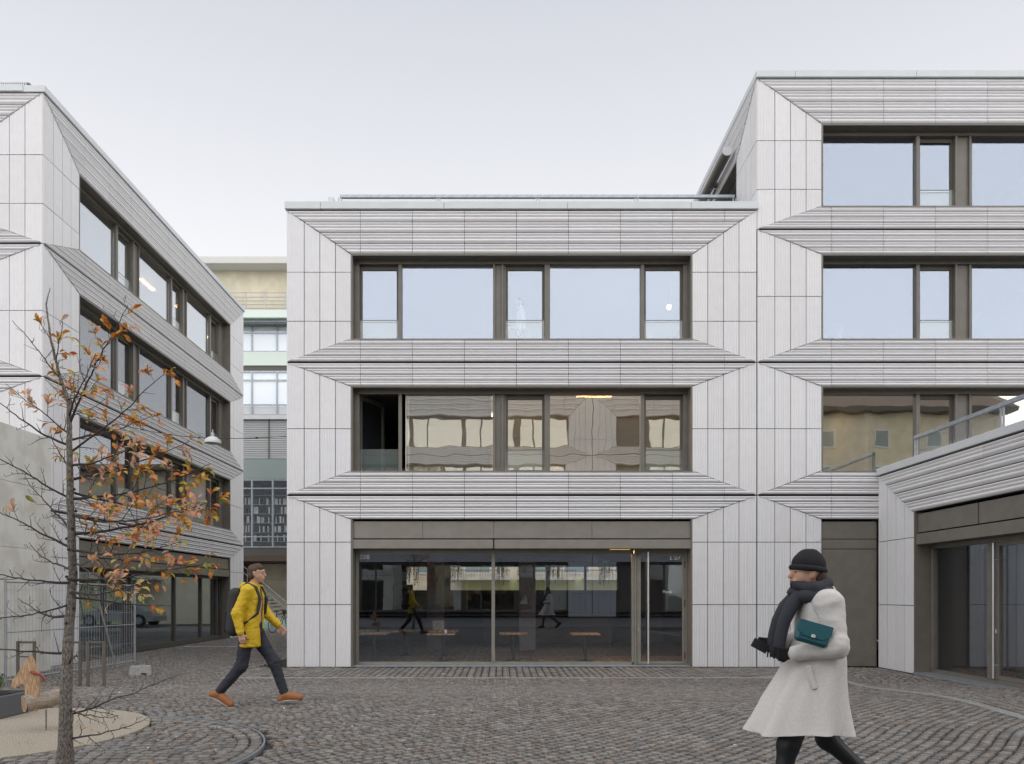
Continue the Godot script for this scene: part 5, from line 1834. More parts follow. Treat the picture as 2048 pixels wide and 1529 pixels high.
func build_tree() -> void:
	var r := RandomNumberGenerator.new()
	r.seed = 77
	var t := thing("young_tree", "slender young tree with bare twigs and the last orange leaves, left foreground", "tree", Vector3(-3.61, 0.3, -6.2))
	var pts := []
	var rads := []
	var rr := [0.062, 0.046, 0.039, 0.034, 0.028, 0.022, 0.017, 0.012, 0.009, 0.006, 0.003]
	for i in TRUNK.size():
		pts.append(Vector3(TRUNK[i].x, TRUNK[i].y, 0.03 * sin(i * 1.7)))
		rads.append(rr[i])
	# finer rings with knots
	var fp := []
	var fr := []
	for i in pts.size() - 1:
		for k in 8:
			var s := k / 8.0
			fp.append(pts[i].lerp(pts[i + 1], s) + Vector3(r.randf_range(-0.0025, 0.0025), 0, r.randf_range(-0.0025, 0.0025)))
			fr.append(lerpf(rads[i], rads[i + 1], s) * r.randf_range(0.97, 1.05))
	fp.append(pts[-1]); fr.append(rads[-1])
	fr[0] = 0.08; fr[1] = 0.07; fr[2] = 0.065
	var tm := MB.new()
	tm.tube(fp, fr, 14)
	part("trunk", tm, M.bark, t)
	var kn := MB.new()
	for i in 16:
		var h := r.randf_range(0.5, 2.4)
		var a := r.randf() * TAU
		var p := Vector3(trunk_x(h), h, 0) + Vector3(cos(a), 0, sin(a)) * 0.034
		kn.xf = Transform3D(Basis(), p)
		kn.lathe([Vector2(0, -0.014), Vector2(0.012, -0.007), Vector2(0.014, 0.003), Vector2(0, 0.014)], 7)
	stuff(part("knots", kn, M.twig, t))
	var leaves := []
	for L in LIMBS:
		var m := MB.new()
		var h0: float = L[0]
		var a := Vector3(trunk_x(h0), h0, 0)
		var b := Vector3(L[1], L[2], L[3])
		var len := a.distance_to(b)
		var mid := a.lerp(b, 0.45) + Vector3(0, -L[4] * len * 0.9 + 0.02, 0)
		mid.y -= 0.10 * len * (0.3 if b.y > a.y + 0.3 * len else 0.6)
		var n := int(len / 0.045) + 4
		var lp := []
		var lr := []
		var wob := Vector3()
		for i in n + 1:
			var s := float(i) / n
			wob += Vector3(r.randf_range(-1, 1), r.randf_range(-1, 1), r.randf_range(-1, 1)) * 0.007
			lp.append(a.lerp(mid, s).lerp(mid.lerp(b, s), s) + wob * minf(1.0, s * 3.0))
			lr.append(lerpf(L[6], 0.0022, pow(s, 0.8)))
		m.tube(lp, lr, 7)
		# twigs, alternating, with short spurs
		var side := 1.0
		var i := 2
		while i < n:
			var s := float(i) / n
			var tan: Vector3 = (lp[i] - lp[i - 1]).normalized()
			var across := tan.cross(Vector3(r.randf_range(-0.5, 0.5), r.randf_range(-0.4, 0.4), 1.0)).normalized() * side
			side = -side
			var tl := lerpf(0.30, 0.09, s) * r.randf_range(0.35, 1.15) * clampf(len, 0.3, 1.1)
			var dirn := (tan * r.randf_range(0.5, 1.0) + across * r.randf_range(0.5, 1.0) + Vector3(0, 0.15, r.randf_range(-0.5, 0.5))).normalized()
			var tp := [lp[i]]
			var tr := [minf(lr[i] * 0.6, 0.0042)]
			var segs := maxi(3, int(tl / 0.03))
			var p: Vector3 = lp[i]
			for k in segs:
				dirn = (dirn + Vector3(r.randf_range(-1, 1), r.randf_range(-0.8, 1), r.randf_range(-1, 1)) * 0.24).normalized()
				p += dirn * tl / segs
				tp.append(p)
				tr.append(lerpf(tr[0], 0.0014, (k + 1.0) / segs))
				if r.randf() < 0.55:
					var sd := (dirn.cross(Vector3(r.randf_range(-1, 1), r.randf_range(-1, 1), 1)).normalized() + dirn * 0.5).normalized()
					var sl := r.randf_range(0.015, 0.05)
					m.tube([p, p + sd * sl * 0.6, p + sd * sl + Vector3(0, 0.006, 0)], [0.0018, 0.0016, 0.0022], 4)
					if r.randf() < L[5] * 1.0 * clampf(s * 2.4, 0.15, 1.0):
						leaves.append([p + sd * sl, sd])
			m.tube(tp, tr, 5)
			if r.randf() < L[5] * clampf(s * 2.6, 0.2, 1.0):
				for k in r.randi_range(3, 8):
					var sd := (dirn + Vector3(r.randf_range(-1, 1), r.randf_range(-1, 0.7), r.randf_range(-1, 1)) * 0.85).normalized()
					leaves.append([p - dirn * 0.014 * k, sd])
			i += r.randi_range(1, 3)
		part("limb", m, M.twig, t)
	# the leaves: 300 as parts, what is left as one mass
	var shapes := [leaf_mb(0.074, 0.033, 0.012), leaf_mb(0.062, 0.029, -0.014), leaf_mb(0.084, 0.036, 0.02), leaf_mb(0.05, 0.025, 0.008)]
	var meshes := []
	for s in shapes:
		meshes.append(s.mesh())
	var order := leaves.duplicate()
	order.sort_custom(func(p, q): return p[0].z > q[0].z)
	var rest := maxi(0, order.size() - 300)
	var mm := MultiMesh.new()
	mm.transform_format = MultiMesh.TRANSFORM_3D
	mm.use_colors = true
	mm.mesh = meshes[0]
	mm.instance_count = rest
	var tints := [[0.66, 0.27, 0.045], [0.58, 0.17, 0.055], [0.52, 0.36, 0.05], [0.64, 0.28, 0.15], [0.5, 0.2, 0.03], [0.3, 0.3, 0.05]]
	var picks := [0, 0, 0, 1, 2, 2, 3, 0, 4, 5, 0, 3, 2]
	for i in order.size():
		var dirn: Vector3 = order[i][1]
		dirn = (dirn + Vector3(0, -0.25, 0)).normalized()
		var up := Vector3(r.randf_range(-0.8, 0.8), 1, r.randf_range(-0.3, 1.0)).normalized()
		var zz := dirn.cross(up).normalized()
		var b := Basis(dirn, zz.cross(dirn), zz) * Basis(Vector3.RIGHT, r.randf_range(-0.7, 0.7))
		var tf := Transform3D(b.scaled_local(Vector3.ONE * r.randf_range(0.8, 1.15)), order[i][0])
		var c: int = picks[r.randi() % picks.size()]
		if i < 300:
			put("leaf", meshes[r.randi() % 4], M["leaf_%d" % c], t, tf)
		else:
			mm.set_instance_transform(i - 300, tf)
			mm.set_instance_color(i - 300, Color(tints[c][0], tints[c][1], tints[c][2]))
	if rest:
		var o := MultiMeshInstance3D.new()
		o.name = "leaf_mass"
		o.multimesh = mm
		o.material_override = M.leaf_mass
		t.add_child(o, true)
		stuff(o)
	print("leaves ", order.size())

# ---------------------------------------------------------------- people: a smooth field round tapered bones, meshed as surface nets
func nets(bones: Array, cell: float, k: float, cut := -INF) -> MB:
	var lo := Vector3.INF
	var hi := -Vector3.INF
	for b in bones:
		var r := maxf(b[2], b[3]) + cell * 3.0 + k * 0.3
		lo = lo.min(b[0] - Vector3.ONE * r).min(b[1] - Vector3.ONE * r)
		hi = hi.max(b[0] + Vector3.ONE * r).max(b[1] + Vector3.ONE * r)
	var nx := int((hi.x - lo.x) / cell) + 2
	var ny := int((hi.y - lo.y) / cell) + 2
	var nz := int((hi.z - lo.z) / cell) + 2
	var F := PackedFloat32Array()
	F.resize(nx * ny * nz)
	F.fill(1.0)
	for b in bones:
		var A: Vector3 = b[0]
		var AB: Vector3 = b[1] - b[0]
		var l2 := maxf(AB.length_squared(), 1e-9)
		var ra: float = b[2]
		var rb: float = b[3]
		var r := maxf(ra, rb) + cell * 2.0 + k * 0.5
		var p0: Vector3 = ((A.min(b[1]) - Vector3.ONE * r) - lo) / cell
		var p1: Vector3 = ((A.max(b[1]) + Vector3.ONE * r) - lo) / cell
		for z in range(maxi(0, int(p0.z)), mini(nz, int(p1.z) + 2)):
			for y in range(maxi(0, int(p0.y)), mini(ny, int(p1.y) + 2)):
				var row := (z * ny + y) * nx
				for x in range(maxi(0, int(p0.x)), mini(nx, int(p1.x) + 2)):
					var P := lo + Vector3(x, y, z) * cell - A
					var t := clampf(P.dot(AB) / l2, 0.0, 1.0)
					var dd := (P - AB * t).length() - (ra + (rb - ra) * t)
					var f := F[row + x]
					var h := maxf(k - absf(f - dd), 0.0) / k
					F[row + x] = minf(f, dd) - h * h * k * 0.25
	if cut > -INF:
		for z in nz:
			for y in ny:
				var under := cut - (lo.y + y * cell)
				if under > -cell * 2.0:
					for x in nx:
						var at := (z * ny + y) * nx + x
						F[at] = maxf(F[at], under)
	var m := MB.new()
	var id := {}
	var sx := 1
	var sy := nx
	var sz := nx * ny
	var offs := [0, sx, sy, sx + sy, sz, sx + sz, sy + sz, sx + sy + sz]
	var pos := [Vector3(0, 0, 0), Vector3(1, 0, 0), Vector3(0, 1, 0), Vector3(1, 1, 0), Vector3(0, 0, 1), Vector3(1, 0, 1), Vector3(0, 1, 1), Vector3(1, 1, 1)]
	var edges := [[0, 1], [2, 3], [4, 5], [6, 7], [0, 2], [1, 3], [4, 6], [5, 7], [0, 4], [1, 5], [2, 6], [3, 7]]
	for z in nz - 1:
		for y in ny - 1:
			var row := (z * ny + y) * nx
			for x in nx - 1:
				var c := row + x
				var s0 := F[c] < 0.0
				if (F[c + 1] < 0.0) == s0 and (F[c + sy] < 0.0) == s0 and (F[c + sz] < 0.0) == s0 and (F[c + offs[7]] < 0.0) == s0 and (F[c + offs[3]] < 0.0) == s0 and (F[c + offs[5]] < 0.0) == s0 and (F[c + offs[6]] < 0.0) == s0:
					continue
				var sum := Vector3()
				var n := 0
				for e in edges:
					var fa := F[c + offs[e[0]]]
					var fb := F[c + offs[e[1]]]
					if (fa < 0.0) != (fb < 0.0):
						sum += pos[e[0]].lerp(pos[e[1]], fa / (fa - fb))
						n += 1
				id[c] = m.v.size()
				m.v.append(lo + (Vector3(x, y, z) + sum / n) * cell)
				m.n.append(Vector3())
	var axes := [[sx, sy, sz], [sy, sz, sx], [sz, sx, sy]]
	for c in id:
		var here := F[c] < 0.0
		for a in axes:
			if (F[c + a[0]] < 0.0) == here:
				continue
			var q := [c, c - a[1], c - a[1] - a[2], c - a[2]]
			if not (id.has(q[1]) and id.has(q[2]) and id.has(q[3])):
				continue
			var i0: int = id[q[0]]
			var i1: int = id[q[1]]
			var i2: int = id[q[2]]
			var i3: int = id[q[3]]
			if not here:
				var sw := i1
				i1 = i3
				i3 = sw
			# clockwise when seen from outside
			var nn := (m.v[i2] - m.v[i0]).cross(m.v[i3] - m.v[i1])
			for i in [i0, i1, i2, i3]:
				m.n[i] += nn
			for i in [i0, i2, i1, i0, i3, i2]:
				m.ix.append(i)
	for i in m.n.size():
		m.n[i] = m.n[i].normalized()
	return m

# hand from the wrist along «along», palm facing «palm»
func hand(wrist: Vector3, along: Vector3, palm: Vector3, curl: float, thumb_side: float) -> Array:
	var a := along.normalized()
	var n := (palm - a * palm.dot(a)).normalized()
	var s := a.cross(n).normalized() * thumb_side
	var out := []
	for k in 4:
		var o := s * (0.03 - 0.02 * k)
		out.append([wrist + o * 0.5, wrist + a * 0.085 + o, 0.017, 0.0135])
		var L: float = [0.072, 0.08, 0.075, 0.058][k]
		var p := wrist + a * 0.085 + o * 1.05
		var ang := 0.0
		for j in 3:
			ang += curl * [0.5, 0.8, 0.6][j]
			var q: Vector3 = p + (a * cos(ang) + n * sin(ang)) * L * float([0.45, 0.3, 0.25][j])
			out.append([p, q, [0.0095, 0.0088, 0.008][j], [0.0088, 0.008, 0.007][j]])
			p = q
	var tb := wrist + a * 0.03 + s * 0.025
	var t1 := tb + (a * 0.6 + s * 0.7 + n * 0.35).normalized() * 0.042
	var t2 := t1 + (a * 0.9 + s * 0.1 + n * 0.5).normalized() * 0.032
	out.append([tb, t1, 0.014, 0.011])
	out.append([t1, t2, 0.011, 0.008])
	return out

func head_bones(c: Vector3, tilt := Basis()) -> Array:
	var out := []
	for b in [
		[Vector3(-0.022, 0.035, 0), Vector3(0.018, 0.038, 0), 0.083, 0.076], [Vector3(-0.03, 0.01, 0), Vector3(0.02, -0.01, 0), 0.07, 0.066],
		[Vector3(0.01, -0.04, -0.03), Vector3(0.055, -0.088, -0.012), 0.04, 0.026], [Vector3(0.01, -0.04, 0.03), Vector3(0.055, -0.088, 0.012), 0.04, 0.026],
		[Vector3(0.045, -0.025, -0.03), Vector3(0.06, -0.05, -0.02), 0.034, 0.028], [Vector3(0.045, -0.025, 0.03), Vector3(0.06, -0.05, 0.02), 0.034, 0.028],
		[Vector3(0.07, 0.036, -0.03), Vector3(0.07, 0.036, 0.03), 0.02, 0.02], [Vector3(0.086, 0.022, 0), Vector3(0.107, -0.018, 0), 0.009, 0.014],
		[Vector3(0.083, -0.047, -0.016), Vector3(0.083, -0.047, 0.016), 0.01, 0.01], [Vector3(0.08, -0.062, -0.013), Vector3(0.08, -0.062, 0.013), 0.01, 0.01],
		[Vector3(-0.008, -0.02, -0.078), Vector3(-0.014, 0.022, -0.084), 0.012, 0.016], [Vector3(-0.008, -0.02, 0.078), Vector3(-0.014, 0.022, 0.084), 0.012, 0.016],
		[Vector3(-0.02, -0.05, 0), Vector3(-0.045, -0.19, 0), 0.056, 0.062]]:
		out.append([c + tilt * b[0], c + tilt * b[1], b[2], b[3]])
	return out

func face_parts(t: Node3D, c: Vector3, body: Node3D) -> void:
	for s in [-1.0, 1.0]:
		var e := MB.new()
		e.xf = Transform3D(Basis(), c + Vector3(0.079, 0.012, s * 0.031))
		e.lathe([Vector2(0, -0.01), Vector2(0.009, -0.005), Vector2(0.011, 0), Vector2(0.009, 0.005), Vector2(0, 0.01)], 8)
		part("eye", e, M.iron, body)
		var w := MB.new()
		w.tube([c + Vector3(0.086, 0.034, s * 0.014), c + Vector3(0.084, 0.04, s * 0.03), c + Vector3(0.07, 0.034, s * 0.05)], [0.004, 0.005, 0.003], 5)
		part("eyebrow", w, M.hair_brown, body)

func wrinkle(m: MB, amp: float, freq: float, sd: int) -> MB:
	var f := FastNoiseLite.new()
	f.seed = sd
	f.frequency = freq
	f.fractal_octaves = 2
	var move := PackedFloat32Array()
	for i in m.v.size():
		var p := m.v[i]
		move.append(amp * (1.0 - 2.0 * absf(f.get_noise_3d(p.x, p.y * 1.8, p.z))) - amp * 0.6)
	for i in m.v.size():
		m.v[i] += m.n[i] * move[i]
	var acc := {}
	for i in range(0, m.ix.size(), 3):
		var a := m.ix[i]
		var b := m.ix[i + 1]
		var c := m.ix[i + 2]
		var nn := (m.v[c] - m.v[a]).cross(m.v[b] - m.v[a])
		for k in [a, b, c]:
			var key := Vector3i((m.v[k] * 4000.0).round())
			acc[key] = acc.get(key, Vector3()) + nn
	for i in m.v.size():
		m.n[i] = acc.get(Vector3i((m.v[i] * 4000.0).round()), m.n[i]).normalized()
	return m

# legs, arms and trunk as bones from the joints of a pose
func limbs(J: Dictionary) -> Array:
	var out := [[J.pelvis, J.waist, 0.12, 0.105], [J.waist, J.chest, 0.105, 0.115], [J.sh[0], J.sh[1], 0.06, 0.06]]
	for s in 2:
		out.append([J.chest, J.sh[s], 0.08, 0.058])
		out.append([J.pelvis, J.hip[s], 0.1, 0.092])
		out.append([J.sh[s], J.el[s], 0.052, 0.042])
		out.append([J.el[s], J.wr[s], 0.042, 0.028])
		out.append([J.hip[s], J.kn[s], 0.086, 0.056])
		out.append([J.kn[s], J.an[s], 0.056, 0.036])
		out.append([J.an[s], J.toe[s], 0.034, 0.028])
	return out

func shoes(t: Node3D, J: Dictionary, m: Material, sole: Material) -> void:
	for s in 2:
		var an: Vector3 = J.an[s]
		var toe: Vector3 = J.toe[s]
		var fwd := (toe - an)
		var flat := fwd.normalized()
		var down: Vector3 = (J.an[s] - J.kn[s]).normalized()
		down = (down - flat * down.dot(flat)).normalized()
		var heel := an + down * 0.055 - flat * 0.045
		var tip := toe + flat * 0.03 + down * 0.005
		var sh := nets([[an, heel, 0.05, 0.042], [heel, tip, 0.042, 0.036], [an, tip, 0.05, 0.034], [an + flat * 0.1, tip, 0.047, 0.04]], 0.01, 0.03)
		var o := part("shoe", sh, m, t)
		var so := nets([[heel + down * 0.032, tip + down * 0.03, 0.02, 0.02], [heel + down * 0.03 + Vector3(0, 0, 0.02), tip + down * 0.028 + Vector3(0, 0, 0.022), 0.018, 0.018], [heel + down * 0.03 - Vector3(0, 0, 0.02), tip + down * 0.028 - Vector3(0, 0, 0.022), 0.018, 0.018]], 0.009, 0.012)
		part("sole", so, sole, o)

func trousers(J: Dictionary, more: float) -> MB:
	var out := [[J.pelvis + Vector3(0, 0.02, 0), J.waist - Vector3(0, 0.06, 0), 0.125 + more * 0.4, 0.115 + more * 0.4]]
	for s in 2:
		var an: Vector3 = J.an[s].lerp(J.kn[s], 0.08)
		out.append([J.pelvis, J.hip[s], 0.105 + more * 0.5, 0.098 + more])
		out.append([J.hip[s], J.kn[s], 0.09 + more, 0.062 + more])
		out.append([J.kn[s], an, 0.062 + more, 0.046 + more])
	return nets(out, 0.014, 0.05)

func walking_man() -> void:
	var t := thing("person", "person in a yellow jacket and dark trousers striding to the right with a black backpack", "person", Vector3(-3.25, 0.3, -9.74))
	var J := {
		"pelvis": Vector3(0, 0.95, 0), "waist": Vector3(0.015, 1.12, 0), "chest": Vector3(0.03, 1.36, 0),
		"sh": [Vector3(0.03, 1.49, -0.185), Vector3(0.01, 1.49, 0.185)], "el": [Vector3(0.10, 1.21, -0.25), Vector3(-0.10, 1.20, 0.25)], "wr": [Vector3(0.29, 1.03, -0.22), Vector3(-0.05, 0.95, 0.265)],
		"hip": [Vector3(0.02, 0.93, -0.09), Vector3(-0.02, 0.93, 0.09)], "kn": [Vector3(0.27, 0.55, -0.09), Vector3(-0.10, 0.52, 0.09)], "an": [Vector3(0.41, 0.125, -0.09), Vector3(-0.40, 0.17, 0.09)], "toe": [Vector3(0.57, 0.10, -0.10), Vector3(-0.26, 0.055, 0.095)]}
	var head := Vector3(0.075, 1.705, 0)
	var body := nets(limbs(J), 0.016, 0.05)
	body.add(nets(head_bones(head), 0.006, 0.02), Transform3D())
	body.add(nets(hand(J.wr[0], Vector3(0.6, -0.6, 0.1), Vector3(0, -0.2, 1), 0.55, 1.0), 0.005, 0.008), Transform3D())
	body.add(nets(hand(J.wr[1], Vector3(0.25, -1, 0.0), Vector3(0, -0.1, -1), 0.55, 1.0), 0.005, 0.008), Transform3D())
	var bo := part("body", body, M.skin, t)
	face_parts(t, head, bo)
	part("hair", nets([[head + Vector3(-0.04, 0.05, 0), head + Vector3(0.01, 0.07, 0), 0.085, 0.074], [head + Vector3(-0.055, -0.02, -0.03), head + Vector3(-0.055, -0.02, 0.03), 0.055, 0.055], [head + Vector3(0.05, 0.08, -0.035), head + Vector3(0.05, 0.08, 0.035), 0.036, 0.036], [head + Vector3(-0.02, 0.0, -0.06), head + Vector3(-0.02, 0.05, -0.06), 0.03, 0.035], [head + Vector3(-0.02, 0.0, 0.06), head + Vector3(-0.02, 0.05, 0.06), 0.03, 0.035]], 0.007, 0.02), M.hair_brown, t)
	var jk := [[Vector3(0.0, 0.77, -0.075), Vector3(0.015, 1.15, -0.075), 0.135, 0.11], [Vector3(0.0, 0.77, 0.075), Vector3(0.015, 1.15, 0.075), 0.135, 0.11], [Vector3(0.01, 1.15, -0.075), Vector3(0.03, 1.4, -0.09), 0.11, 0.11], [Vector3(0.01, 1.15, 0.075), Vector3(0.03, 1.4, 0.09), 0.11, 0.11], [J.sh[0], J.sh[1], 0.075, 0.075], [Vector3(0.03, 1.5, 0), Vector3(0.03, 1.55, 0), 0.08, 0.075]]
	for s in 2:
		jk.append([J.sh[s], J.el[s], 0.075, 0.064])
		jk.append([J.el[s], J.wr[s].lerp(J.el[s], 0.06), 0.064, 0.05])
	part("jacket", wrinkle(nets(jk, 0.013, 0.045, 0.765), 0.007, 6.0, 5), M.jacket_yellow, t)
	part("hood", wrinkle(nets([[Vector3(-0.09, 1.53, -0.06), Vector3(-0.09, 1.53, 0.06), 0.055, 0.055], [Vector3(-0.06, 1.56, -0.08), Vector3(0.04, 1.56, -0.075), 0.04, 0.03], [Vector3(-0.06, 1.56, 0.08), Vector3(0.04, 1.56, 0.075), 0.04, 0.03]], 0.012, 0.04), 0.006, 9.0, 15), M.jacket_yellow, t)
	var zp := MB.new()
	zp.tube([Vector3(0.145, 0.79, 0.0), Vector3(0.133, 1.1, 0.0), Vector3(0.145, 1.38, 0.0), Vector3(0.115, 1.53, 0.0)], [0.007, 0.007, 0.007, 0.007], 5)
	part("zip", zp, M.backpack_black, t)
	for sd in [-1.0, 1.0]:
		put("pocket", boxed(Vector3(-0.055, -0.06, -0.006), Vector3(0.055, 0.06, 0.006), 0.005).mesh(), M.jacket_yellow, t, Transform3D(Basis(Vector3.UP, sd * 0.35), Vector3(0.05, 0.93, sd * 0.192)))
	part("trousers", wrinkle(trousers(J, 0.012), 0.008, 7.0, 6), M.trousers_dark, t)
	shoes(t, J, M.shoe_tan, M.sole_light)
	var bp := thing("backpack", "black backpack on the back of the person in yellow", "backpack", Vector3(-3.25, 0.3, -9.74))
	part("bag", nets([[Vector3(-0.2, 1.0, -0.08), Vector3(-0.18, 1.44, -0.07), 0.1, 0.09], [Vector3(-0.2, 1.0, 0.08), Vector3(-0.18, 1.44, 0.07), 0.1, 0.09]], 0.014, 0.05), M.backpack_black, bp)
	part("front_pocket", nets([[Vector3(-0.28, 1.0, -0.05), Vector3(-0.28, 1.2, -0.05), 0.06, 0.05], [Vector3(-0.28, 1.0, 0.05), Vector3(-0.28, 1.2, 0.05), 0.06, 0.05]], 0.012, 0.05), M.knit_black, bp)
	for s in [-1.0, 1.0]:
		var st := MB.new()
		st.tube([Vector3(-0.12, 1.5, s * 0.1), Vector3(-0.02, 1.585, s * 0.115), Vector3(0.1, 1.53, s * 0.12), Vector3(0.155, 1.38, s * 0.125), Vector3(0.13, 1.2, s * 0.15), Vector3(-0.05, 1.05, s * 0.2), Vector3(-0.14, 1.0, s * 0.16)], [0.02, 0.022, 0.022, 0.022, 0.018, 0.016, 0.016], 8)
		part("strap", st, M.backpack_black, bp)

func walking_woman() -> void:
	var at := Vector3(1.97, 0.3, -4.84)
	var t := thing("person", "person in a long pale coat and black knit hat walking left, nearest the camera", "person", at, PI)
	var J := {
		"pelvis": Vector3(-0.04, 0.9, 0), "waist": Vector3(-0.06, 1.06, 0), "chest": Vector3(-0.07, 1.27, 0),
		"sh": [Vector3(-0.075, 1.39, -0.165), Vector3(-0.075, 1.39, 0.165)], "el": [Vector3(-0.09, 1.12, -0.235), Vector3(-0.07, 1.13, 0.235)], "wr": [Vector3(0.14, 1.07, -0.15), Vector3(0.16, 1.12, 0.13)],
		"hip": [Vector3(-0.03, 0.87, -0.085), Vector3(-0.05, 0.87, 0.085)], "kn": [Vector3(0.15, 0.49, -0.085), Vector3(-0.17, 0.49, 0.085)], "an": [Vector3(0.22, 0.105, -0.085), Vector3(-0.47, 0.22, 0.085)], "toe": [Vector3(0.36, 0.05, -0.09), Vector3(-0.37, 0.08, 0.09)]}
	var head := Vector3(0.0, 1.575, 0)
	var body := nets(limbs(J), 0.015, 0.05)
	body.add(nets(head_bones(head), 0.005, 0.02), Transform3D())
	var bo := part("body", body, M.skin, t)
	face_parts(t, head, bo)
	# gloves: five fingers each, closed round a dark phone
	var gl := nets(hand(J.wr[0], Vector3(1, 0.05, 0.25), Vector3(0.1, 0.3, 1), 0.75, 1.0), 0.004, 0.008)
	part("glove", gl, M.knit_black, t)
	part("glove", nets(hand(J.wr[1], Vector3(1, -0.05, -0.25), Vector3(0.1, 0.3, -1), 0.75, -1.0), 0.004, 0.008), M.knit_black, t)
	# knitted hat with a folded brim
	part("knit_hat", nets([[head + Vector3(-0.03, 0.055, 0), head + Vector3(0.012, 0.06, 0), 0.09, 0.082], [head + Vector3(-0.03, 0.11, 0), head + Vector3(0.0, 0.115, 0), 0.05, 0.045]], 0.007, 0.03), M.knit_black, t)
	var brim := MB.new()
	var bp := []
	var br := []
	for k in 21:
		var a := TAU * k / 20
		bp.append(head + Vector3(-0.01 + cos(a) * 0.1, 0.03 + 0.012 * cos(a), sin(a) * 0.09))
		br.append(0.02)
	brim.tube(bp, br, 8, false)
	part("hat_brim", brim, M.knit_black, t)
	part("hair", nets([[head + Vector3(-0.065, -0.01, -0.035), head + Vector3(-0.07, -0.09, -0.03), 0.045, 0.035], [head + Vector3(-0.065, -0.01, 0.035), head + Vector3(-0.07, -0.09, 0.03), 0.045, 0.035]], 0.008, 0.02), M.hair_brown, t)
	# long coat that flares towards the hem
	var rings := [[1.455, -0.06, 0.065, 0.10], [1.43, -0.065, 0.09, 0.15], [1.38, -0.075, 0.122, 0.19], [1.28, -0.085, 0.142, 0.195], [1.15, -0.08, 0.15, 0.195], [1.02, -0.055, 0.18, 0.21], [0.9, -0.02, 0.215, 0.23], [0.77, 0.015, 0.262, 0.25], [0.66, 0.035, 0.3, 0.268], [0.57, 0.048, 0.335, 0.285]]
	var grid := []
	var n := 64
	for i in rings.size():
		var q: Array = rings[i]
		var row := []
		var amp := 0.022 * pow(i / 9.0, 1.6)
		for k in n:
			var a := TAU * k / n
			var w := 1.0 + amp * (sin(a * 7.0 + 0.5) + 0.6 * sin(a * 11.0 + 2.0)) / 0.3
			row.append(Vector3(q[1] + cos(a) * q[2] * w, q[0] + (0.012 * sin(a * 3.0) if i == 9 else 0.0), sin(a) * q[3] * w))
		grid.append(row)
	var inner := []
	for k in n:
		inner.append((grid[9][k] - Vector3(0.045, 0, 0)) * Vector3(0.95, 1, 0.95) + Vector3(0.045, 0.004, 0))
	grid.append(inner)
	var inner2 := []
	for k in n:
		inner2.append((grid[6][k] - Vector3(-0.02, 0, 0)) * Vector3(0.9, 1, 0.9) + Vector3(-0.02, 0, 0))
	grid.append(inner2)
	var nrm := []
	for i in grid.size():
		var row := []
		for k in n:
			var du: Vector3 = grid[i][(k + 1) % n] - grid[i][(k + n - 1) % n]
			var dv: Vector3 = grid[mini(i + 1, grid.size() - 1)][k] - grid[maxi(i - 1, 0)][k]
			var nn := du.cross(dv).normalized()
			var c: Vector3 = grid[i][k] - Vector3(0.0, grid[i][k].y, 0)
			if nn.dot(c) < 0:
				nn = -nn
			row.append(nn if i < 10 else -nn)
		nrm.append(row)
	var coat := MB.new()
	for i in grid.size() - 1:
		for k in n:
			var j := (k + 1) % n
			coat.quad4(grid[i][k], grid[i][j], grid[i + 1][j], grid[i + 1][k], nrm[i][k], nrm[i][j], nrm[i + 1][j], nrm[i + 1][k])
	for s in 2:
		coat.add(nets([[J.sh[s] + Vector3(0, -0.005, 0), J.el[s], 0.084, 0.07], [J.chest + Vector3(0, 0.09, 0), J.sh[s], 0.1, 0.082], [J.el[s], J.wr[s].lerp(J.el[s], 0.05), 0.068, 0.052]], 0.012, 0.04), Transform3D())
	var co := part("coat", wrinkle(coat, 0.007, 4.0, 9), M.coat_wool, t)
	part("collar", nets([[Vector3(-0.12, 1.46, -0.06), Vector3(-0.12, 1.46, 0.06), 0.035, 0.035], [Vector3(-0.12, 1.46, 0.06), Vector3(0.02, 1.42, 0.08), 0.035, 0.03], [Vector3(-0.12, 1.46, -0.06), Vector3(0.02, 1.42, -0.08), 0.035, 0.03]], 0.01, 0.03), M.coat_wool, co)
	for s in [-1.0, 1.0]:
		var pk := boxed(Vector3(-0.016, -0.075, -0.006), Vector3(0.016, 0.075, 0.006), 0.005)
		put("pocket_flap", pk.mesh(), M.coat_wool, co, Transform3D(Basis(Vector3.RIGHT, s * -0.12) * Basis(Vector3.BACK, -0.25), Vector3(0.06, 0.93, s * 0.222)))
	# scarf: two turns round the neck and a loose end
	var sc := MB.new()
	for turn in 2:
		var sp := []
		var sr := []
		for k in 25:
			var a := TAU * k / 24
			sp.append(Vector3(-0.03 + cos(a) * (0.1 - turn * 0.012), 1.445 + turn * 0.05 + 0.015 * sin(a * 2.0 + turn), sin(a) * (0.105 - turn * 0.012)))
			sr.append(0.042 + 0.006 * sin(a * 5.0 + turn * 2.0))
		sc.tube(sp, sr, 10, false)
	var so := part("scarf", wrinkle(sc, 0.008, 12.0, 11), M.scarf_grey, t)
	for s in [-1.0, 1.0]:
		var en := MB.new()
		var ep := [Vector3(0.06, 1.43, s * 0.03), Vector3(0.12, 1.36, s * 0.045), Vector3(0.165, 1.27, s * 0.05), Vector3(0.19, 1.17, s * 0.055), Vector3(0.2, 1.08, s * 0.06)]
		en.tube(ep, [0.045, 0.046, 0.042, 0.04, 0.036], 10)
		for k in 7:
			var o: Vector3 = ep[4] + Vector3(cos(k * 0.9) * 0.028, 0, sin(k * 0.9) * 0.028)
			en.tube([o, o + Vector3(0.005, -0.05, 0)], [0.006, 0.003], 4)
		part("scarf_end", en, M.scarf_grey, so)
	part("trousers", trousers(J, 0.0), M.boot_black, t)
	shoes(t, J, M.boot_black, M.iron)
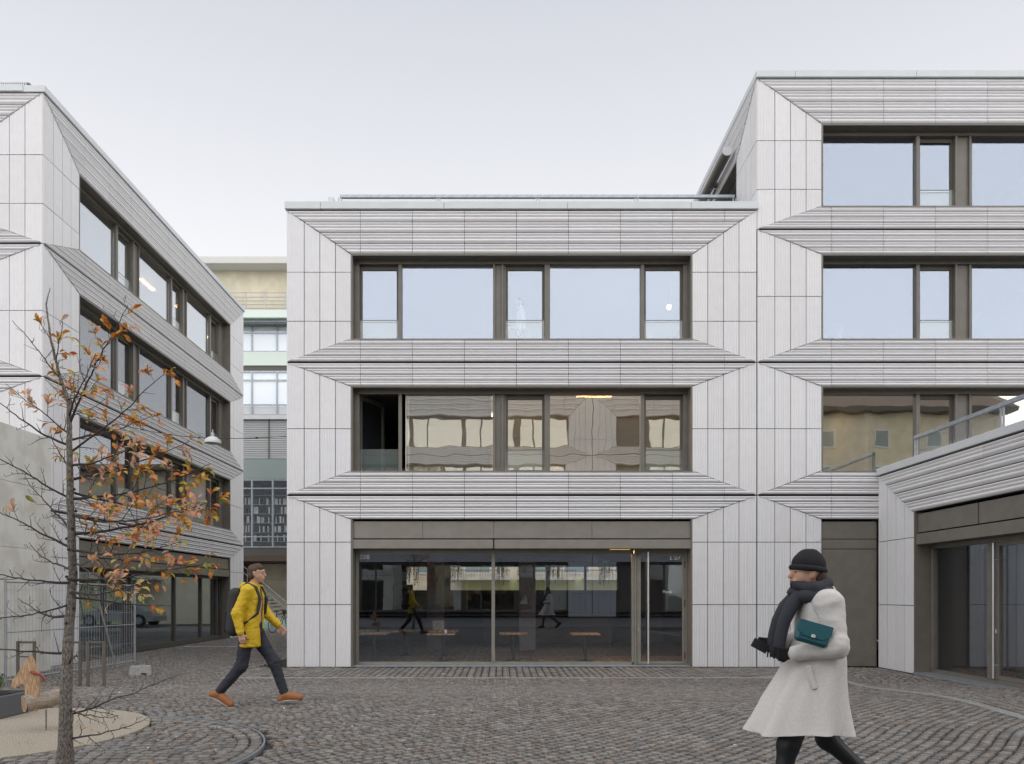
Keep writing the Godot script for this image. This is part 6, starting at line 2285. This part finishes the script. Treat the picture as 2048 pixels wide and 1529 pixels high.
	var ph := thing("phone", "dark phone held in the gloved hands of the person in the pale coat", "phone", at, PI)
	var px := boxed(Vector3(-0.055, -0.03, -0.004), Vector3(0.055, 0.03, 0.004), 0.003)
	put("case", px.mesh(), M.iron, ph, Transform3D(Basis(Vector3.BACK, 0.5), Vector3(0.30, 1.11, 0.0)))
	put("screen", boxed(Vector3(-0.051, -0.026, 0.0041), Vector3(0.051, 0.026, 0.0048)).mesh(), M.gasket, ph, Transform3D(Basis(Vector3.BACK, 0.5), Vector3(0.30, 1.11, 0.0)))
	var bag := thing("handbag", "small teal bag tucked under the near arm of the person in the pale coat", "bag", at, PI)
	var tilt := Transform3D(Basis(Vector3.UP, -0.12) * Basis(Vector3.BACK, 0.28) * Basis(Vector3.RIGHT, 0.12), Vector3(0.07, 1.205, -0.262))
	put("pouch", boxed(Vector3(-0.1, -0.07, -0.026), Vector3(0.1, 0.06, 0.026), 0.018).mesh(), M.teal, bag, tilt)
	var fp := MB.new()
	fp.prism(PackedVector2Array([Vector2(-0.102, 0.062), Vector2(-0.102, 0.0), Vector2(-0.06, -0.03), Vector2(0.06, -0.03), Vector2(0.102, 0.0), Vector2(0.102, 0.062)]), -0.033, -0.0262)
	put("flap", fp.mesh(), M.teal, bag, tilt)
	put("clasp", boxed(Vector3(-0.012, -0.032, -0.038), Vector3(0.012, -0.012, -0.0332), 0.003).mesh(), M.steel_bright, bag, tilt)

func standing_person() -> void:
	var t := thing("person", "person in a white shirt standing behind the middle window on the top floor", "person", Vector3(0.5, 7.6, -19.35), PI)
	var J := {
		"pelvis": Vector3(0, 0.93, 0), "waist": Vector3(0.0, 1.1, 0), "chest": Vector3(0.0, 1.33, 0),
		"sh": [Vector3(0.0, 1.45, -0.18), Vector3(0.0, 1.45, 0.18)], "el": [Vector3(-0.03, 1.16, -0.24), Vector3(-0.03, 1.16, 0.24)], "wr": [Vector3(0.05, 0.92, -0.22), Vector3(0.2, 1.08, 0.16)],
		"hip": [Vector3(0.0, 0.91, -0.09), Vector3(0.0, 0.91, 0.09)], "kn": [Vector3(0.02, 0.5, -0.1), Vector3(0.02, 0.5, 0.1)], "an": [Vector3(0.0, 0.1, -0.1), Vector3(0.0, 0.1, 0.1)], "toe": [Vector3(0.15, 0.06, -0.11), Vector3(0.15, 0.06, 0.11)]}
	var head := Vector3(0.03, 1.66, 0)
	var body := nets(limbs(J), 0.018, 0.05)
	body.add(nets(head_bones(head), 0.008, 0.02), Transform3D())
	body.add(nets(hand(J.wr[0], Vector3(0.2, -1, 0), Vector3(0, 0, 1), 0.5, 1.0), 0.006, 0.008), Transform3D())
	body.add(nets(hand(J.wr[1], Vector3(1, 0.1, -0.3), Vector3(0, -0.3, -1), 0.5, -1.0), 0.006, 0.008), Transform3D())
	var bo := part("body", body, M.skin, t)
	face_parts(t, head, bo)
	part("hair", nets([[head + Vector3(-0.04, 0.05, 0), head + Vector3(0.01, 0.07, 0), 0.085, 0.074], [head + Vector3(-0.05, -0.02, 0), head + Vector3(-0.05, 0.02, 0), 0.07, 0.07]], 0.009, 0.02), M.hair_brown, t)
	var jk := [[Vector3(0.0, 0.9, -0.06), Vector3(0.0, 1.38, -0.08), 0.115, 0.11], [Vector3(0.0, 0.9, 0.06), Vector3(0.0, 1.38, 0.08), 0.115, 0.11], [J.sh[0], J.sh[1], 0.07, 0.07]]
	for s in 2:
		jk.append([J.sh[s], J.el[s], 0.066, 0.056])
		jk.append([J.el[s], J.wr[s].lerp(J.el[s], 0.06), 0.056, 0.04])
	part("shirt", wrinkle(nets(jk, 0.016, 0.045, 0.84), 0.014, 7.0, 8), M.shirt_white, t)
	part("trousers", trousers(J, 0.0), M.trousers_dark, t)
	shoes(t, J, M.boot_black, M.iron)

func build_people() -> void:
	walking_man()
	walking_woman()
	standing_person()
